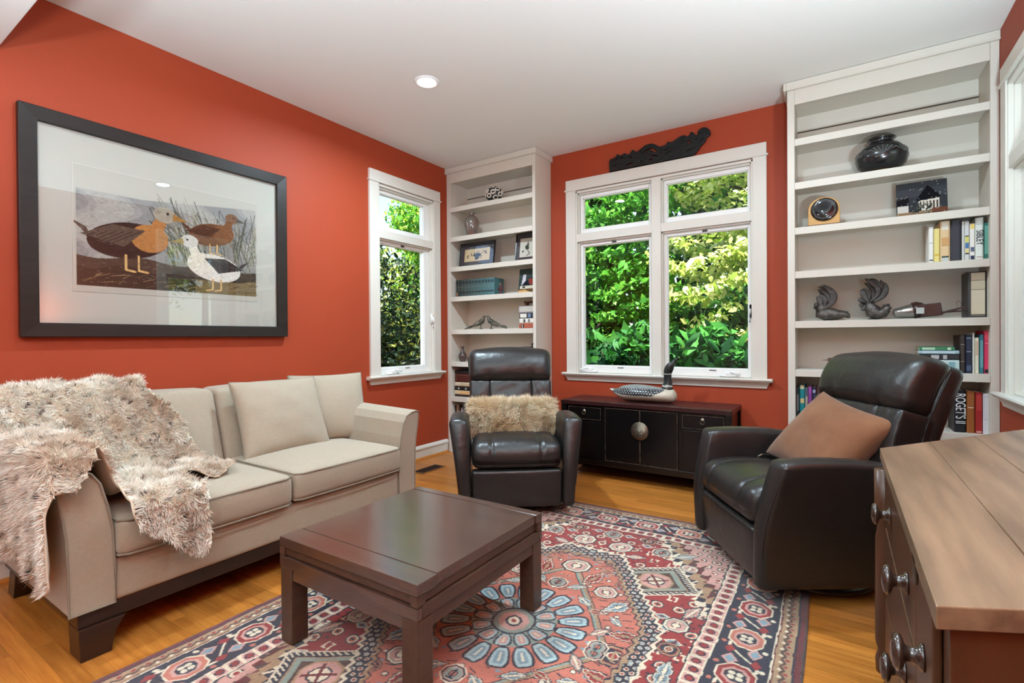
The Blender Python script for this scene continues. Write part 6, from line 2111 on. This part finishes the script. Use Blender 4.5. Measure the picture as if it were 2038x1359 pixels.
def trunk(root, pts, r0, r1, name='trunk'):
    k = len(pts)
    MB().tube([tuple(np.array(p) - np.array(root.location)) for p in pts], [r0 + (r1 - r0) * i / (k - 1) for i in range(k)], n=8).build(name, M_BARK, root, smooth=True)


def tree(label, base, h, blobs, n, size, cols, seed, cat='tree', group=None, name='garden_tree', tr=0.08, **kw):
    t = thing(name, label, cat, (base[0], base[1], -0.75), group=group)
    x, y = base
    trunk(t, [(x, y, -0.75), (x + 0.05, y + 0.03, h * 0.25), (x - 0.06, y, h * 0.55), (x + 0.02, y + 0.05, h * 0.85)], tr, tr * 0.35)
    rr = random.Random(seed)
    for i in range(min(5, len(blobs))):
        b = blobs[i]
        z0 = min(max(0.1, b[2] - 0.6), h * 0.7)
        trunk(t, [(x, y, z0), ((x + b[0]) / 2, (y + b[1]) / 2, (z0 + b[2]) / 2 + 0.1), (b[0], b[1], b[2])], tr * 0.4, tr * 0.12, 'branch')
    leaves(t, blobs, n, size, cols, seed, **kw)
    return t


G_Y = [(126, 160, 44), (150, 178, 62), (104, 150, 40), (176, 190, 90)]
G_M = [(66, 128, 40), (82, 142, 44), (54, 112, 40), (96, 152, 52)]
G_D = [(34, 74, 36), (44, 88, 40), (28, 60, 34), (58, 96, 44)]
G_P = [(196, 200, 128), (172, 186, 92), (206, 208, 150), (140, 168, 70)]
rb = random.Random(21)
def blobs_in(x0, x1, y0, y1, z0, z1, n, r):
    return [(rb.uniform(x0, x1), rb.uniform(y0, y1), rb.uniform(z0, z1), r * rb.uniform(0.8, 1.3), r * rb.uniform(0.7, 1.1), r * rb.uniform(0.6, 1.0)) for _ in range(n)]
GRP = 'trees and shrubs outside the windows'
# behind the back window
tree('pale yellow-green dogwood with layered sprays outside the right half of the back window', (-0.55, 7.0), 4.6, blobs_in(-1.9, 0.9, 6.3, 7.6, 0.4, 4.8, 16, 0.62), 16000, 0.088, G_P, 1, group=GRP, layered=0.34, flat=0.62)
tree('bright green maple outside the left half of the back window', (-3.6, 7.6), 5.2, blobs_in(-4.9, -2.0, 7.0, 8.4, 0.3, 5.4, 16, 0.75), 13000, 0.110, G_M, 2, group=GRP, layered=0.30, flat=0.5)
tree('sunlit pale shrub at the left edge of the back window view', (-4.4, 6.2), 3.4, blobs_in(-4.7, -3.6, 5.9, 6.6, 0.6, 3.8, 10, 0.5), 5200, 0.085, G_P, 3, 'shrub', GRP, flat=0.55)
tree('deep green tall tree filling the background behind the dogwood', (-1.6, 10.2), 7.0, blobs_in(-4.6, 2.6, 9.4, 10.8, -0.4, 6.8, 34, 1.15), 17000, 0.24, G_M + G_D, 4, group=GRP, flat=0.4, tr=0.16)
tree('dark trunked woodland tree behind the maple', (-6.2, 11.0), 8.0, blobs_in(-9.5, -3.8, 10.2, 11.6, -0.4, 7.2, 32, 1.3), 16000, 0.26, G_M + G_D, 5, group=GRP, flat=0.4, tr=0.2)
tree('light green sapling with slender trunk at the right of the back window view', (0.55, 8.2), 4.4, blobs_in(0.0, 1.8, 7.6, 8.8, 0.6, 4.8, 9, 0.6), 4500, 0.10, G_Y, 6, group=GRP, flat=0.5, tr=0.03)
tree('dense low hedge closing the view behind the dogwood', (-1.2, 9.0), 1.6, blobs_in(-5.4, 3.4, 8.7, 9.2, -0.4, 1.9, 40, 0.55), 15000, 0.15, G_D + G_M, 12, 'hedge', GRP, name='garden_hedge', flat=0.35, tr=0.04)
# broad-leaved laurels just under the sill
for i, (x, y, lab) in enumerate(((-2.75, 5.30, 'glossy laurel bush under the back window, at its left'), (-1.95, 5.35, 'glossy laurel bush under the back window, centre left'),
                                 (-1.20, 5.25, 'glossy laurel bush under the back window, centre right'), (-0.45, 5.35, 'glossy laurel bush under the back window, at its right'))):
    t = thing('laurel_bush', lab, 'shrub', (x, y, -0.75), group='laurels under the back window')
    for k in range(5):
        a = k * 1.26
        trunk(t, [(x, y, -0.75), (x + 0.2 * math.cos(a), y + 0.2 * math.sin(a), 0.3), (x + 0.32 * math.cos(a), y + 0.3 * math.sin(a), 0.95)], 0.02, 0.006, 'stem')
    leaves(t, [(x, y, 0.45, 0.52, 0.42, 0.72), (x + 0.15, y + 0.1, 0.85, 0.32, 0.3, 0.42)], 1500, 0.20, [(38, 92, 44), (30, 74, 44), (56, 116, 46), (70, 132, 60)], 30 + i, flat=0.25, aspect=0.32)
# outside the left window
tree('dark dense evergreen close outside the left window', (-5.3, 4.6), 3.0, blobs_in(-5.7, -4.7, 3.2, 7.2, -0.4, 2.1, 24, 0.55), 21000, 0.085, [(20, 40, 22), (28, 52, 26), (16, 34, 22), (44, 66, 34), (30, 44, 24), (118, 124, 56)], 7, 'shrub', GRP, flat=0.2, aspect=0.4)
tree('bright green bush top showing in the upper left pane', (-6.1, 7.6), 3.8, blobs_in(-6.5, -5.8, 5.75, 7.6, 2.3, 3.35, 14, 0.5), 9000, 0.085, G_Y + G_M, 8, 'shrub', GRP, flat=0.4)
tree('sunny pale shrub glimpsed through the dark evergreen', (-8.2, 7.0), 3.4, blobs_in(-9.2, -7.6, 4.6, 9.6, 0.0, 3.2, 14, 0.8), 6000, 0.12, G_P + G_Y, 9, 'shrub', GRP, flat=0.5)
# outside the right window
tree('sunlit tree outside the right window, mirrored in the print glass', (3.9, 4.8), 4.6, blobs_in(3.2, 4.8, 3.4, 6.8, 0.0, 5.0, 16, 0.7), 8000, 0.11, G_P + G_Y, 10, group=GRP, flat=0.5, layered=0.3)
